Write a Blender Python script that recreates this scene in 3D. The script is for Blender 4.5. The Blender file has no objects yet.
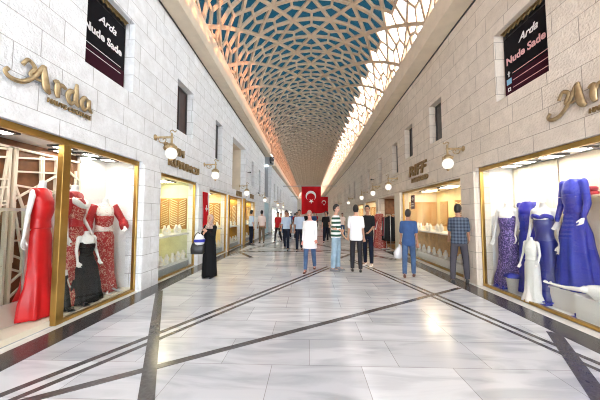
import bpy, bmesh, math, random
from mathutils import Vector, Matrix, Quaternion, noise
random.seed(7)
R = math.radians
PI = math.pi
C = bpy.context.scene.collection
SC = bpy.context.scene

# ------------------------------------------------------------------ camera, sky, sun, exposure
cam_d = bpy.data.cameras.new('camera')
cam = bpy.data.objects.new('camera', cam_d); C.objects.link(cam)
cam_d.sensor_fit = 'HORIZONTAL'; cam_d.sensor_width = 36.0
cam_d.lens = 262.0 / 600.0 * 36.0
cam_d.clip_start = 0.05; cam_d.clip_end = 500
cam.location = (0, 0, 1.55)
cam.rotation_euler = (R(90 + 3.275), 0, R(1.967))
SC.camera = cam

world = bpy.data.worlds.new('sky'); SC.world = world
world.use_nodes = True
bg = world.node_tree.nodes['Background']
bg.inputs['Color'].default_value = (0.85, 0.93, 1.0, 1)
bg.inputs['Strength'].default_value = 5.0

sun_d = bpy.data.lights.new('sun', 'SUN')
sun_d.energy = 4.5; sun_d.color = (1.0, 0.34, 0.13); sun_d.angle = R(0.6)
sun = bpy.data.objects.new('sun', sun_d); C.objects.link(sun)
sun.rotation_mode = 'QUATERNION'
sun.rotation_quaternion = Vector((-0.80, 0.58, -0.022)).to_track_quat('-Z', 'Y')

SC.view_settings.view_transform = 'Standard'
SC.view_settings.look = 'None'
SC.view_settings.gamma = 1.0
SC.view_settings.use_curve_mapping = False
SC.view_settings.exposure = 0.86
try:
    SC.cycles.max_bounces = 10
    SC.cycles.diffuse_bounces = 6
    SC.cycles.transparent_max_bounces = 12
    SC.cycles.sample_clamp_indirect = 8.0
    SC.cycles.caustics_reflective = False
    SC.cycles.caustics_refractive = False
    SC.cycles.use_denoising = True
    SC.cycles.filter_width = 1.05
except Exception:
    pass

# ------------------------------------------------------------------ materials
MATS = {}
def pbr(name, col, rough=0.5, metal=0.0, var=0.0, vscale=8.0, bump=0.0, bscale=60.0, emit=None, estr=0.0, spec=0.5, coat=0.0):
    if name in MATS: return MATS[name]
    m = bpy.data.materials.new(name); m.use_nodes = True
    nt = m.node_tree; b = nt.nodes['Principled BSDF']
    b.inputs['Base Color'].default_value = (*col, 1)
    b.inputs['Roughness'].default_value = rough
    b.inputs['Metallic'].default_value = metal
    b.inputs['Specular IOR Level'].default_value = spec if rough < .74 else .12
    if coat: b.inputs['Coat Weight'].default_value = coat
    if emit:
        b.inputs['Emission Color'].default_value = (*emit, 1)
        b.inputs['Emission Strength'].default_value = estr
    tc = nt.nodes.new('ShaderNodeTexCoord')
    if var:
        n = nt.nodes.new('ShaderNodeTexNoise'); n.inputs['Scale'].default_value = vscale; n.inputs['Detail'].default_value = 6
        nt.links.new(tc.outputs['Object'], n.inputs['Vector'])
        r = nt.nodes.new('ShaderNodeValToRGB')
        r.color_ramp.elements[0].position = .3; r.color_ramp.elements[1].position = .7
        r.color_ramp.elements[0].color = (*[max(0, c * (1 - var)) for c in col], 1)
        r.color_ramp.elements[1].color = (*[min(1, c * (1 + var)) for c in col], 1)
        nt.links.new(n.outputs['Fac'], r.inputs['Fac']); nt.links.new(r.outputs['Color'], b.inputs['Base Color'])
    if bump:
        n2 = nt.nodes.new('ShaderNodeTexNoise'); n2.inputs['Scale'].default_value = bscale; n2.inputs['Detail'].default_value = 5
        nt.links.new(tc.outputs['Object'], n2.inputs['Vector'])
        bp = nt.nodes.new('ShaderNodeBump'); bp.inputs['Strength'].default_value = bump; bp.inputs['Distance'].default_value = .02
        nt.links.new(n2.outputs['Fac'], bp.inputs['Height']); nt.links.new(bp.outputs['Normal'], b.inputs['Normal'])
    MATS[name] = m
    return m

def emitter(name, col, s):
    if name in MATS: return MATS[name]
    m = bpy.data.materials.new(name); m.use_nodes = True; nt = m.node_tree
    nt.nodes.remove(nt.nodes['Principled BSDF'])
    e = nt.nodes.new('ShaderNodeEmission'); e.inputs['Color'].default_value = (*col, 1); e.inputs['Strength'].default_value = s
    nt.links.new(e.outputs[0], nt.nodes['Material Output'].inputs['Surface'])
    MATS[name] = m; return m

def sheet_glass(name, col, gloss=0.06):
    m = bpy.data.materials.new(name); m.use_nodes = True; nt = m.node_tree
    nt.nodes.remove(nt.nodes['Principled BSDF'])
    t = nt.nodes.new('ShaderNodeBsdfTransparent'); t.inputs['Color'].default_value = (*col, 1)
    g = nt.nodes.new('ShaderNodeBsdfGlossy'); g.inputs['Roughness'].default_value = .02
    mx = nt.nodes.new('ShaderNodeMixShader'); mx.inputs['Fac'].default_value = gloss
    nt.links.new(t.outputs[0], mx.inputs[1]); nt.links.new(g.outputs[0], mx.inputs[2])
    nt.links.new(mx.outputs[0], nt.nodes['Material Output'].inputs['Surface'])
    MATS[name] = m; return m

def nodes_of(m):
    return m.node_tree, m.node_tree.nodes['Principled BSDF']

def stone_mat(name, c1, c2, mortar):
    """coursed ashlar: blocks in the wall's (length, height) plane, bush-hammered face"""
    m = pbr(name, c1, .85); nt, b = nodes_of(m); L = nt.links
    tc = nt.nodes.new('ShaderNodeTexCoord'); sp = nt.nodes.new('ShaderNodeSeparateXYZ'); L.new(tc.outputs['Object'], sp.inputs[0])
    ad = nt.nodes.new('ShaderNodeMath'); L.new(sp.outputs['X'], ad.inputs[0]); L.new(sp.outputs['Y'], ad.inputs[1])
    cb = nt.nodes.new('ShaderNodeCombineXYZ'); L.new(ad.outputs[0], cb.inputs['X']); L.new(sp.outputs['Z'], cb.inputs['Y'])
    br = nt.nodes.new('ShaderNodeTexBrick'); L.new(cb.outputs[0], br.inputs['Vector'])
    br.inputs['Scale'].default_value = 1.0; br.inputs['Brick Width'].default_value = .82; br.inputs['Row Height'].default_value = .36
    br.inputs['Mortar Size'].default_value = .005; br.inputs['Mortar Smooth'].default_value = .1; br.inputs['Bias'].default_value = 0
    br.offset = .37; br.squash = .75; br.squash_frequency = 3
    br.inputs['Color1'].default_value = (*c1, 1); br.inputs['Color2'].default_value = (*c2, 1); br.inputs['Mortar'].default_value = (*mortar, 1)
    n = nt.nodes.new('ShaderNodeTexNoise'); n.inputs['Scale'].default_value = 5; n.inputs['Detail'].default_value = 8; n.inputs['Roughness'].default_value = .7
    L.new(tc.outputs['Object'], n.inputs['Vector'])
    rp = nt.nodes.new('ShaderNodeValToRGB'); rp.color_ramp.elements[0].position = .32; rp.color_ramp.elements[1].position = .66
    rp.color_ramp.elements[0].color = (.80, .79, .78, 1); rp.color_ramp.elements[1].color = (1, 1, 1, 1)
    L.new(n.outputs['Fac'], rp.inputs['Fac'])
    mx = nt.nodes.new('ShaderNodeMix'); mx.data_type = 'RGBA'; mx.blend_type = 'MULTIPLY'; mx.inputs['Factor'].default_value = .8
    L.new(br.outputs['Color'], mx.inputs['A']); L.new(rp.outputs['Color'], mx.inputs['B']); L.new(mx.outputs['Result'], b.inputs['Base Color'])
    n2 = nt.nodes.new('ShaderNodeTexNoise'); n2.inputs['Scale'].default_value = 28; n2.inputs['Detail'].default_value = 6
    L.new(tc.outputs['Object'], n2.inputs['Vector'])
    sb = nt.nodes.new('ShaderNodeMath'); sb.operation = 'SUBTRACT'; L.new(n2.outputs['Fac'], sb.inputs[0]); L.new(br.outputs['Fac'], sb.inputs[1])
    bp = nt.nodes.new('ShaderNodeBump'); bp.inputs['Strength'].default_value = .55; bp.inputs['Distance'].default_value = .03
    L.new(sb.outputs[0], bp.inputs['Height']); L.new(bp.outputs['Normal'], b.inputs['Normal'])
    return m

def marble_mat(name):
    m = pbr(name, (.75, .75, .76), .16, spec=.6); nt, b = nodes_of(m); L = nt.links
    tc = nt.nodes.new('ShaderNodeTexCoord')
    br = nt.nodes.new('ShaderNodeTexBrick'); L.new(tc.outputs['Object'], br.inputs['Vector'])
    br.inputs['Scale'].default_value = 1; br.inputs['Brick Width'].default_value = .92; br.inputs['Row Height'].default_value = .56
    br.inputs['Mortar Size'].default_value = .003; br.inputs['Mortar Smooth'].default_value = 0; br.inputs['Bias'].default_value = 0
    br.offset = .42; br.squash = 1.25; br.squash_frequency = 3
    br.inputs['Color1'].default_value = (.69, .705, .735, 1); br.inputs['Color2'].default_value = (.53, .545, .58, 1); br.inputs['Mortar'].default_value = (.30, .29, .29, 1)
    # veins run diagonally through the slabs
    mp = nt.nodes.new('ShaderNodeMapping'); mp.inputs['Rotation'].default_value = (0, 0, R(35)); mp.inputs['Scale'].default_value = (.6, 3.0, 1)
    L.new(tc.outputs['Object'], mp.inputs['Vector'])
    n = nt.nodes.new('ShaderNodeTexNoise'); n.inputs['Scale'].default_value = 1.5; n.inputs['Detail'].default_value = 9; n.inputs['Distortion'].default_value = 1.1
    L.new(mp.outputs[0], n.inputs['Vector'])
    rp = nt.nodes.new('ShaderNodeValToRGB'); e = rp.color_ramp.elements
    e[0].position = .36; e[0].color = (.74, .75, .77, 1); e[1].position = .56; e[1].color = (1, 1, 1, 1)
    L.new(n.outputs['Fac'], rp.inputs['Fac'])
    mx = nt.nodes.new('ShaderNodeMix'); mx.data_type = 'RGBA'; mx.blend_type = 'MULTIPLY'; mx.inputs['Factor'].default_value = 1
    L.new(br.outputs['Color'], mx.inputs['A']); L.new(rp.outputs['Color'], mx.inputs['B']); L.new(mx.outputs['Result'], b.inputs['Base Color'])
    n3 = nt.nodes.new('ShaderNodeTexNoise'); n3.inputs['Scale'].default_value = 3
    L.new(tc.outputs['Object'], n3.inputs['Vector'])
    mr = nt.nodes.new('ShaderNodeMapRange'); mr.inputs['To Min'].default_value = .10; mr.inputs['To Max'].default_value = .26
    L.new(n3.outputs['Fac'], mr.inputs['Value']); L.new(mr.outputs[0], b.inputs['Roughness'])
    return m

def lace_mat(name, base, thread, scale=38, mixpos=.5, rough=.45, metal=0.0):
    """embroidered lace / sequins: two colours in a broken floral pattern"""
    m = pbr(name, base, rough, metal); nt, b = nodes_of(m); L = nt.links
    tc = nt.nodes.new('ShaderNodeTexCoord')
    n = nt.nodes.new('ShaderNodeTexNoise'); n.inputs['Scale'].default_value = scale; n.inputs['Detail'].default_value = 2; n.inputs['Distortion'].default_value = 1.4
    L.new(tc.outputs['Object'], n.inputs['Vector'])
    rp = nt.nodes.new('ShaderNodeValToRGB'); e = rp.color_ramp.elements
    e[0].position = mixpos - .03; e[0].color = (*base, 1); e[1].position = mixpos + .03; e[1].color = (*thread, 1)
    L.new(n.outputs['Fac'], rp.inputs['Fac']); L.new(rp.outputs['Color'], b.inputs['Base Color'])
    return m

def cloth_pattern(name, kind, c1, c2, pitch):
    m = pbr(name, c1, .85); nt, b = nodes_of(m); L = nt.links
    tc = nt.nodes.new('ShaderNodeTexCoord'); sp = nt.nodes.new('ShaderNodeSeparateXYZ'); L.new(tc.outputs['Object'], sp.inputs[0])
    def stripes(sock, duty):
        d = nt.nodes.new('ShaderNodeMath'); d.operation = 'DIVIDE'; d.inputs[1].default_value = pitch; L.new(sock, d.inputs[0])
        f = nt.nodes.new('ShaderNodeMath'); f.operation = 'FRACT'; L.new(d.outputs[0], f.inputs[0])
        g = nt.nodes.new('ShaderNodeMath'); g.operation = 'LESS_THAN'; g.inputs[1].default_value = duty; L.new(f.outputs[0], g.inputs[0])
        return g.outputs[0]
    fac = stripes(sp.outputs['Z'], .5)
    if kind == 'check':
        f2 = stripes(sp.outputs['X'], .5)
        a = nt.nodes.new('ShaderNodeMath'); a.operation = 'ADD'; L.new(fac, a.inputs[0]); L.new(f2, a.inputs[1])
        h = nt.nodes.new('ShaderNodeMath'); h.operation = 'MULTIPLY'; h.inputs[1].default_value = .5; L.new(a.outputs[0], h.inputs[0]); fac = h.outputs[0]
    mx = nt.nodes.new('ShaderNodeMix'); mx.data_type = 'RGBA'; L.new(fac, mx.inputs['Factor'])
    mx.inputs['A'].default_value = (*c1, 1); mx.inputs['B'].default_value = (*c2, 1); L.new(mx.outputs['Result'], b.inputs['Base Color'])
    return m

M = dict(
    stone_l=stone_mat('white_ashlar', (.91, .92, .935), (.86, .87, .885), (.48, .47, .46)),
    stone_r=stone_mat('pale_ashlar', (.78, .70, .60), (.72, .64, .54), (.38, .33, .27)),
    marble=marble_mat('polished_marble'),
    band=pbr('dark_granite', (.055, .05, .052), .18, var=.35, vscale=30, spec=.6),
    stripe=pbr('grey_granite', (.075, .07, .072), .2, var=.3, vscale=30, spec=.6),
    sill=pbr('white_sill', (.72, .70, .66), .3, var=.1),
    cornice=pbr('cornice_stone', (.70, .60, .47), .8, var=.06, vscale=3, bump=.15, bscale=20),
    lattice=pbr('lattice_concrete', (.56, .43, .31), .8, var=.08, vscale=1.5),
    gold=pbr('brushed_gold', (.50, .31, .09), .30, 1.0, var=.15, vscale=4),
    bronze=pbr('bronze', (.36, .25, .12), .40, 1.0, var=.2, vscale=20),
    bronze_l=pbr('pale_bronze', (.50, .38, .22), .45, 1.0, var=.2, vscale=15),
    jewel=pbr('yellow_gold', (.98, .86, .56), .35, .15),
    black=pbr('black_metal', (.02, .02, .022), .4),
    dark=pbr('dark_frame', (.05, .045, .045), .5),
    brown=pbr('brown_wood', (.20, .085, .035), .5, var=.3, vscale=6),
    shutter=pbr('red_brown_shutter', (.055, .022, .016), .5, var=.3, vscale=5),
    greywin=pbr('grey_shutter', (.10, .095, .09), .6, var=.3, vscale=6),
    oak=pbr('honey_wood', (.62, .38, .16), .45, var=.2, vscale=5),
    white=pbr('white_paint', (.82, .81, .79), .5),
    cream=pbr('cream_paint', (.80, .72, .58), .6),
    yellow=pbr('yellow_panel', (.86, .72, .42), .5, var=.1, vscale=4),
    green=pbr('green_mirror_panel', (.70, .74, .54), .25, var=.12, vscale=3),
    silver=pbr('satin_silver', (.72, .72, .72), .35, .9),
    grey=pbr('grey_panel', (.42, .44, .46), .5),
    tealw=pbr('pale_teal_panel', (.42, .58, .62), .6),
    mann=pbr('white_fibreglass', (.84, .83, .81), .22, coat=.3),
    red=pbr('red_satin', (.58, .008, .010), .38, var=.12, vscale=6),
    redlace=lace_mat('red_lace', (.36, .008, .010), (.58, .30, .24), 30, .57),
    redlace2=lace_mat('red_sequin_lace', (.36, .008, .010), (.62, .32, .24), 34, .54),
    whitelace=lace_mat('white_lace', (.80, .72, .66), (.55, .20, .16), 36, .60),
    redsheer=pbr('dark_red_chiffon', (.40, .010, .014), .55),
    blackcloth=pbr('black_satin', (.008, .009, .010), .75),
    blue=pbr('royal_blue_satin', (.016, .022, .36), .34, var=.2, vscale=5),
    bluel=pbr('bright_blue_chiffon', (.016, .026, .36), .5, var=.15, vscale=5),
    navyb=pbr('deep_blue_satin', (.010, .016, .20), .35, var=.2, vscale=5),
    purple=lace_mat('purple_sequin_lace', (.045, .03, .16), (.34, .24, .62), 40, .55, .35),
    maroon=pbr('maroon_cloth', (.30, .015, .03), .6),
    ivory=pbr('ivory_dress', (.80, .79, .76), .5),
    skin=pbr('skin', (.58, .33, .23), .55, var=.06, vscale=20),
    skin2=pbr('tanned_skin', (.42, .22, .14), .55, var=.06, vscale=20),
    pink=pbr('ruddy_skin', (.66, .30, .24), .5, var=.08, vscale=20),
    hair=pbr('black_hair', (.014, .011, .010), .5, bump=.5, bscale=90),
    hairb=pbr('brown_hair', (.05, .03, .018), .5, bump=.5, bscale=90),
    hairg=pbr('grey_hair', (.36, .26, .22), .6, bump=.5, bscale=90),
    eye=pbr('dark_eye', (.02, .015, .012), .3),
    lip=pbr('lip', (.42, .14, .11), .5),
    wshirt=pbr('white_cotton', (.86, .86, .88), .8),
    bshirt=pbr('denim_blue_cotton', (.05, .10, .24), .85, var=.12),
    kshirt=pbr('black_cotton', (.018, .018, .02), .85),
    pshirt=pbr('light_blue_uniform', (.46, .56, .72), .8),
    pkshirt=pbr('pale_pink_cotton', (.80, .66, .62), .8),
    rshirt=pbr('red_cotton', (.45, .02, .025), .8),
    gshirt=pbr('grey_cotton', (.22, .22, .24), .85),
    jean=pbr('blue_denim', (.07, .12, .23), .85, var=.25, vscale=6),
    jeanl=pbr('light_denim', (.30, .42, .52), .85, var=.2, vscale=6),
    navy=pbr('navy_trousers', (.012, .015, .03), .8),
    char=pbr('charcoal_trousers', (.03, .03, .035), .8),
    slate=pbr('slate_trousers', (.075, .07, .085), .8),
    tanp=pbr('brown_trousers', (.17, .115, .075), .85),
    abaya=pbr('black_robe', (.010, .010, .011), .8),
    scarf=lace_mat('printed_scarf', (.30, .20, .17), (.55, .42, .36), 30, .5, .8),
    leather=pbr('black_leather', (.015, .015, .016), .4),
    shoeb=pbr('brown_shoe', (.10, .03, .018), .45),
    plastic=pbr('thin_white_plastic', (.82, .82, .84), .4),
    flag=pbr('red_flag_cloth', (.52, .008, .014), .75),
    flagw=pbr('flag_white', (.86, .84, .82), .75),
    poster=pbr('poster_black', (.008, .007, .009), .8),
    posterl=pbr('poster_plum', (.035, .006, .014), .8),
    ink=pbr('poster_white_ink', (.82, .80, .80), .6),
    inkp=pbr('poster_pink_ink', (.72, .42, .42), .6),
    inkb=pbr('poster_blue_ink', (.22, .48, .68), .6),
    striped=cloth_pattern('green_striped_jersey', 'stripe', (.84, .84, .82), (.03, .085, .06), .115),
    checked=cloth_pattern('blue_check_cotton', 'check', (.035, .045, .07), (.11, .14, .19), .075),
)
G_SHOP = sheet_glass('shop_glass', (.96, .97, .96), .035)
G_CASE = sheet_glass('case_glass', (.93, .97, .96), .05)
G_TEAL = sheet_glass('teal_tinted_glass', (.0018, .0105, .0155), .02)
G_CLEAR = sheet_glass('clear_roof_glass', (.97, .98, .98), .02)
E_GLOBE = emitter('lit_globe', (1.0, .93, .80), 0.75)
E_WARM = emitter('warm_light_panel', (1.0, .82, .56), 20.0)
E_SOFT = emitter('soft_white_light_panel', (1.0, .94, .86), 23.0)
E_YEL = emitter('yellow_light_panel', (1.0, .88, .58), 17.0)

# ------------------------------------------------------------------ mesh helpers
class MB:
    def __init__(s): s.v = []; s.f = []
    def add(s, vs, fs):
        o = len(s.v); s.v += [tuple(v) for v in vs]; s.f += [tuple(i + o for i in f) for f in fs]; return s
    def box(s, x0, x1, y0, y1, z0, z1):
        v = [(x, y, z) for x in (x0, x1) for y in (y0, y1) for z in (z0, z1)]
        return s.add(v, [(0, 1, 3, 2), (4, 6, 7, 5), (0, 4, 5, 1), (2, 3, 7, 6), (0, 2, 6, 4), (1, 5, 7, 3)])
    def bar(s, a, b, w, h, up=(0, 0, 1)):
        a, b = Vector(a), Vector(b); d = (b - a).normalized(); u = Vector(up)
        if abs(d.dot(u)) > .98: u = Vector((1, 0, 0))
        t = d.cross(u).normalized(); n = t.cross(d)
        v = [p + t * w / 2 * i + n * h / 2 * j for p in (a, b) for i, j in ((-1, -1), (1, -1), (1, 1), (-1, 1))]
        return s.add(v, [(3, 2, 1, 0), (4, 5, 6, 7), (0, 1, 5, 4), (1, 2, 6, 5), (2, 3, 7, 6), (3, 0, 4, 7)])
    def loft(s, rings, cap=True):
        n = len(rings[0]); o = len(s.v)
        for r in rings: s.v += [tuple(p) for p in r]
        for k in range(len(rings) - 1):
            for i in range(n):
                j = (i + 1) % n
                s.f.append((o + k * n + i, o + k * n + j, o + (k + 1) * n + j, o + (k + 1) * n + i))
        if cap:
            s.f.append(tuple(o + i for i in reversed(range(n))))
            s.f.append(tuple(o + (len(rings) - 1) * n + i for i in range(n)))
        return s
    def tube(s, pts, rad, n=10, flat=1.0, up=(0, 0, 1)):
        pts = [Vector(p) for p in pts]; rings = []
        if not hasattr(rad, '__len__'): rad = [rad] * len(pts)
        for i, p in enumerate(pts):
            d = (pts[min(i + 1, len(pts) - 1)] - pts[max(i - 1, 0)])
            d = d.normalized() if d.length > 1e-9 else Vector((0, 0, 1))
            if i == 0:
                u = Vector(up)
                if abs(d.dot(u)) > .97: u = Vector((0, 1, 0)) if abs(d.y) < .9 else Vector((1, 0, 0))
                t = d.cross(u).normalized()
            else:
                t = (t - d * t.dot(d)).normalized()
            b = t.cross(d)
            rings.append([p + (t * math.cos(a) + b * math.sin(a) * flat) * rad[i] for a in (2 * PI * k / n for k in range(n))])
        return s.loft(rings)
    def ell(s, c, r, nu=16, nv=10, rot=None):
        c = Vector(c); vs = []; fs = []
        for j in range(1, nv):
            t = PI * j / nv
            for i in range(nu):
                a = 2 * PI * i / nu
                p = Vector((r[0] * math.sin(t) * math.cos(a), r[1] * math.sin(t) * math.sin(a), r[2] * math.cos(t)))
                vs.append(c + (rot @ p if rot else p))
        top = Vector((0, 0, r[2])); 
        vs.append(c + (rot @ top if rot else top)); vs.append(c - (rot @ top if rot else top))
        T, B = len(vs) - 2, len(vs) - 1
        for j in range(nv - 2):
            for i in range(nu):
                k = (i + 1) % nu
                fs.append((j * nu + i, (j + 1) * nu + i, (j + 1) * nu + k, j * nu + k))
        for i in range(nu):
            k = (i + 1) % nu
            fs.append((T, i, k)); fs.append((B, (nv - 2) * nu + k, (nv - 2) * nu + i))
        return s.add(vs, fs)
    def lathe(s, prof, c=(0, 0, 0), n=20, axis='z'):
        rings = []
        for r, h in prof:
            ring = []
            for k in range(n):
                a = 2 * PI * k / n; x, y = r * math.cos(a), r * math.sin(a)
                p = (x, y, h) if axis == 'z' else ((h, x, y) if axis == 'x' else (y, h, x))
                ring.append((p[0] + c[0], p[1] + c[1], p[2] + c[2]))
            rings.append(ring)
        return s.loft(rings)
    def rc(s, a, b, ra, rb, n=14):
        """tapered round-ended limb"""
        a, b = Vector(a), Vector(b); d = b - a
        k = [(-.9, .43), (-.55, .83), (0, 1)]
        pts = []; rad = []
        u = d.normalized()
        for o, q in k: pts.append(a + u * ra * o); rad.append(ra * q)
        for o, q in reversed(k): pts.append(b - u * rb * o); rad.append(rb * q)
        return s.tube(pts, rad, n)
    def mesh(s, name, smooth=False):
        me = bpy.data.meshes.new(name); me.from_pydata(s.v, [], s.f)
        bm = bmesh.new(); bm.from_mesh(me); bmesh.ops.recalc_face_normals(bm, faces=bm.faces[:]); bm.to_mesh(me); bm.free()
        if smooth:
            me.polygons.foreach_set('use_smooth', [True] * len(me.polygons))
        me.update(); return me
    def build(s, name, m, parent=None, smooth=False, bevel=0.0):
        return link(name, s.mesh(name, smooth), m, parent, bevel)

def link(name, me, m, parent=None, bevel=0.0):
    o = bpy.data.objects.new(name, me); C.objects.link(o)
    if m is not None and len(me.materials) == 0: me.materials.append(m)
    if parent: o.parent = parent
    if bevel:
        b = o.modifiers.new('edge', 'BEVEL'); b.width = bevel; b.segments = 2; b.limit_method = 'ANGLE'
    return o
def tag(o, label, cat, group=None, kind=None):
    o['label'] = label; o['category'] = cat
    if group: o['group'] = group
    if kind: o['kind'] = kind
    return o
def thing(name, label, cat, loc=(0, 0, 0), rz=0.0, group=None):
    o = bpy.data.objects.new(name, None); C.objects.link(o); o.empty_display_size = .1
    o.location = loc; o.rotation_euler = (0, 0, rz)
    return tag(o, label, cat, group)
def struct(name, mb, m, parent=None, smooth=False, bevel=0.0):
    o = mb.build(name, m, parent, smooth, bevel)
    if parent is None: o['kind'] = 'structure'
    return o
def kids(o): return [c for c in C.objects if c.parent == o]
def dup(root, loc, rz, label=None, group=None, scale=None):
    ch = kids(root); r = root.copy(); C.objects.link(r); r.location = loc; r.rotation_euler = (0, 0, rz)
    if scale: r.scale = (scale,) * 3
    if label: r['label'] = label
    if group: r['group'] = group
    for c0 in ch:
        g = kids(c0); c = c0.copy(); C.objects.link(c); c.parent = r
        for d0 in g:
            d = d0.copy(); C.objects.link(d); d.parent = c
    return r
def remesh(mb, name, voxel, smooth_it=2):
    me = mb.mesh('tmp'); o = bpy.data.objects.new('tmp', me); C.objects.link(o)
    r = o.modifiers.new('r', 'REMESH'); r.mode = 'VOXEL'; r.voxel_size = voxel; r.use_smooth_shade = True
    if smooth_it:
        s = o.modifiers.new('s', 'SMOOTH'); s.iterations = smooth_it; s.factor = .5
    dg = bpy.context.evaluated_depsgraph_get(); dg.update()
    out = bpy.data.meshes.new_from_object(o.evaluated_get(dg)); out.name = name
    bpy.data.objects.remove(o); bpy.data.meshes.remove(me)
    return out
def smooth_pts(pts, k=6):
    """Catmull-Rom through the points"""
    P = [Vector(p) for p in pts]; P = [P[0]] + P + [P[-1]]; out = []
    for i in range(1, len(P) - 2):
        for j in range(k):
            t = j / k; a, b, c, d = P[i - 1], P[i], P[i + 1], P[i + 2]
            out.append(.5 * ((2 * b) + (c - a) * t + (2 * a - 5 * b + 4 * c - d) * t * t + (3 * b - a - 3 * c + d) * t ** 3))
    out.append(P[-2]); return out
def text_mesh(s, size, depth, shear=0.0, align='LEFT', bold=0.0):
    cu = bpy.data.curves.new('txt', 'FONT'); cu.body = s; cu.size = size; cu.extrude = depth / 2; cu.shear = shear; cu.align_x = align; cu.offset = bold
    cu.resolution_u = 3
    o = bpy.data.objects.new('txt', cu); C.objects.link(o)
    dg = bpy.context.evaluated_depsgraph_get(); dg.update()
    me = bpy.data.meshes.new_from_object(o.evaluated_get(dg)); bpy.data.objects.remove(o)
    return me
def wall_matrix(side, X, Y, Z):
    """(u, v, out) on a side wall -> world; u reads left to right for someone facing that wall"""
    if side == 'left':
        return Matrix(((0, 0, 1, X), (1, 0, 0, Y), (0, 1, 0, Z), (0, 0, 0, 1)))
    return Matrix(((0, 0, -1, X), (-1, 0, 0, Y), (0, 1, 0, Z), (0, 0, 0, 1)))
def on_wall(me, side, X, Y, Z): me.transform(wall_matrix(side, X, Y, Z)); return me

# ------------------------------------------------------------------ the arcade: floor, walls, cornices, vault
XL, XR = -3.47, 3.75
Y0, Y1 = -7.0, 78.0
def drop(y): return -.026 * min(max(y - 6.5, 0), 16)

struct('floor', MB().box(-9, 9, Y0 - 3, Y1 + 20, -.2, 0), M['marble'])
def strip(name, pts_l, pts_r, m, z=.004):
    mb = MB(); mb.loft([[(*l, -.001), (*r, -.001), (*r, z), (*l, z)] for l, r in zip(pts_l, pts_r)]); return struct(name, mb, m)
n_trim = [0]
def trim(pl, pr, m, z=.004):
    n_trim[0] += 1; return strip('trim_%d' % n_trim[0], pl, pr, m, z)
def line(a, b, w, m, z=.004):
    a, b = Vector((*a, 0)), Vector((*b, 0)); t = (b - a).cross(Vector((0, 0, 1))).normalized() * w / 2
    trim([(a + t)[:2], (b + t)[:2]], [(a - t)[:2], (b - t)[:2]], m, z)
trim([(-3.43, Y0), (-3.43, Y1)], [(-3.06, Y0), (-3.06, Y1)], M['band'])
trim([(3.62, Y0), (3.62, Y1)], [(3.24, Y0), (3.24, Y1)], M['band'])
trim([(-3.56, Y0), (-3.56, Y1)], [(-3.431, Y0), (-3.431, Y1)], M['sill'], .006)
trim([(3.80, Y0), (3.80, Y1)], [(3.621, Y0), (3.621, Y1)], M['sill'], .006)
# crossing stripes in the marble; the same figure comes back down the hall
def figure(y, flip):
    q = -1 if flip else 1
    def P(a): return (a[0] * q, a[1] + y)
    line(P((-3.05, 1.55)), P((.55, 8.0)), .075, M['stripe'], .0040)
    line(P((-2.88, 1.50)), P((.62, 7.85)), .062, M['stripe'], .0043)
    line(P((-2.75, 1.95)), P((3.2, 5.78)), .085, M['stripe'], .0046)
    line(P((-3.06, 5.35)), P((-1.10, 1.75)), .13, M['stripe'], .0049)
    line(P((3.22, 3.66)), P((2.1, 1.80)), .15, M['stripe'], .0052)
    line(P((3.22, 2.10)), P((1.5, 9.3)), .065, M['stripe'], .0055)
    line(P((3.08, 2.00)), P((1.38, 9.2)), .055, M['stripe'], .0058)
figure(0, False)
for k in range(1, 6):
    figure(7.4 * k + .4, k % 2 == 1)
    line((-3.05, 7.4 * k + 3.6), (3.2, 7.4 * k + 4.4), .16, M['stripe'], .0061)

# openings (y0, y1, z0, z1)
L_SHOPS = [(2.0, 5.30, 0, 2.66), (5.93, 8.04, 0, 2.56), (8.93, 11.10, 0, 2.45), (11.30, 13.66, 0, 2.42), (13.90, 16.9, 0, 2.38)]
R_SHOPS = [(2.2, 5.98, 0, 2.60), (6.52, 10.82, 0, 2.48), (11.50, 14.2, 0, 2.42), (14.7, 17.6, 0, 2.38), (18.1, 21.4, 0, 2.34)]
L_WINS = [(1.1, 2.05, 4.08, 5.42), (3.82, 4.92, 3.93, 5.36), (6.65, 7.60, 3.81, 5.18), (9.49, 10.25, 3.66, 5.12)]
L_NICHE = (11.68, 14.2, 2.75, 5.15)
L_WINS2 = [(15.6, 16.25, 3.3, 4.85), (17.9, 18.6, 3.15, 4.7)]
R_WINS = [(1.6, 2.4, 3.9, 5.2), (4.10, 5.25, 3.80, 5.17), (7.40, 8.14, 3.72, 4.91), (9.48, 10.24, 3.70, 4.88), (11.1, 11.8, 3.35, 4.65), (13.5, 14.15, 3.2, 4.56),
          (16.2, 16.8, 3.05, 4.42), (18.4, 19.0, 3.0, 4.4), (21.2, 21.9, 2.9, 4.3), (24, 24.7, 2.9, 4.3), (27, 27.7, 2.9, 4.3), (30.5, 31.2, 2.9, 4.3), (34, 34.7, 2.9, 4.3), (38, 38.8, 2.9, 4.3), (43, 43.8, 2.9, 4.3), (49, 49.9, 2.9, 4.3)]

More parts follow.
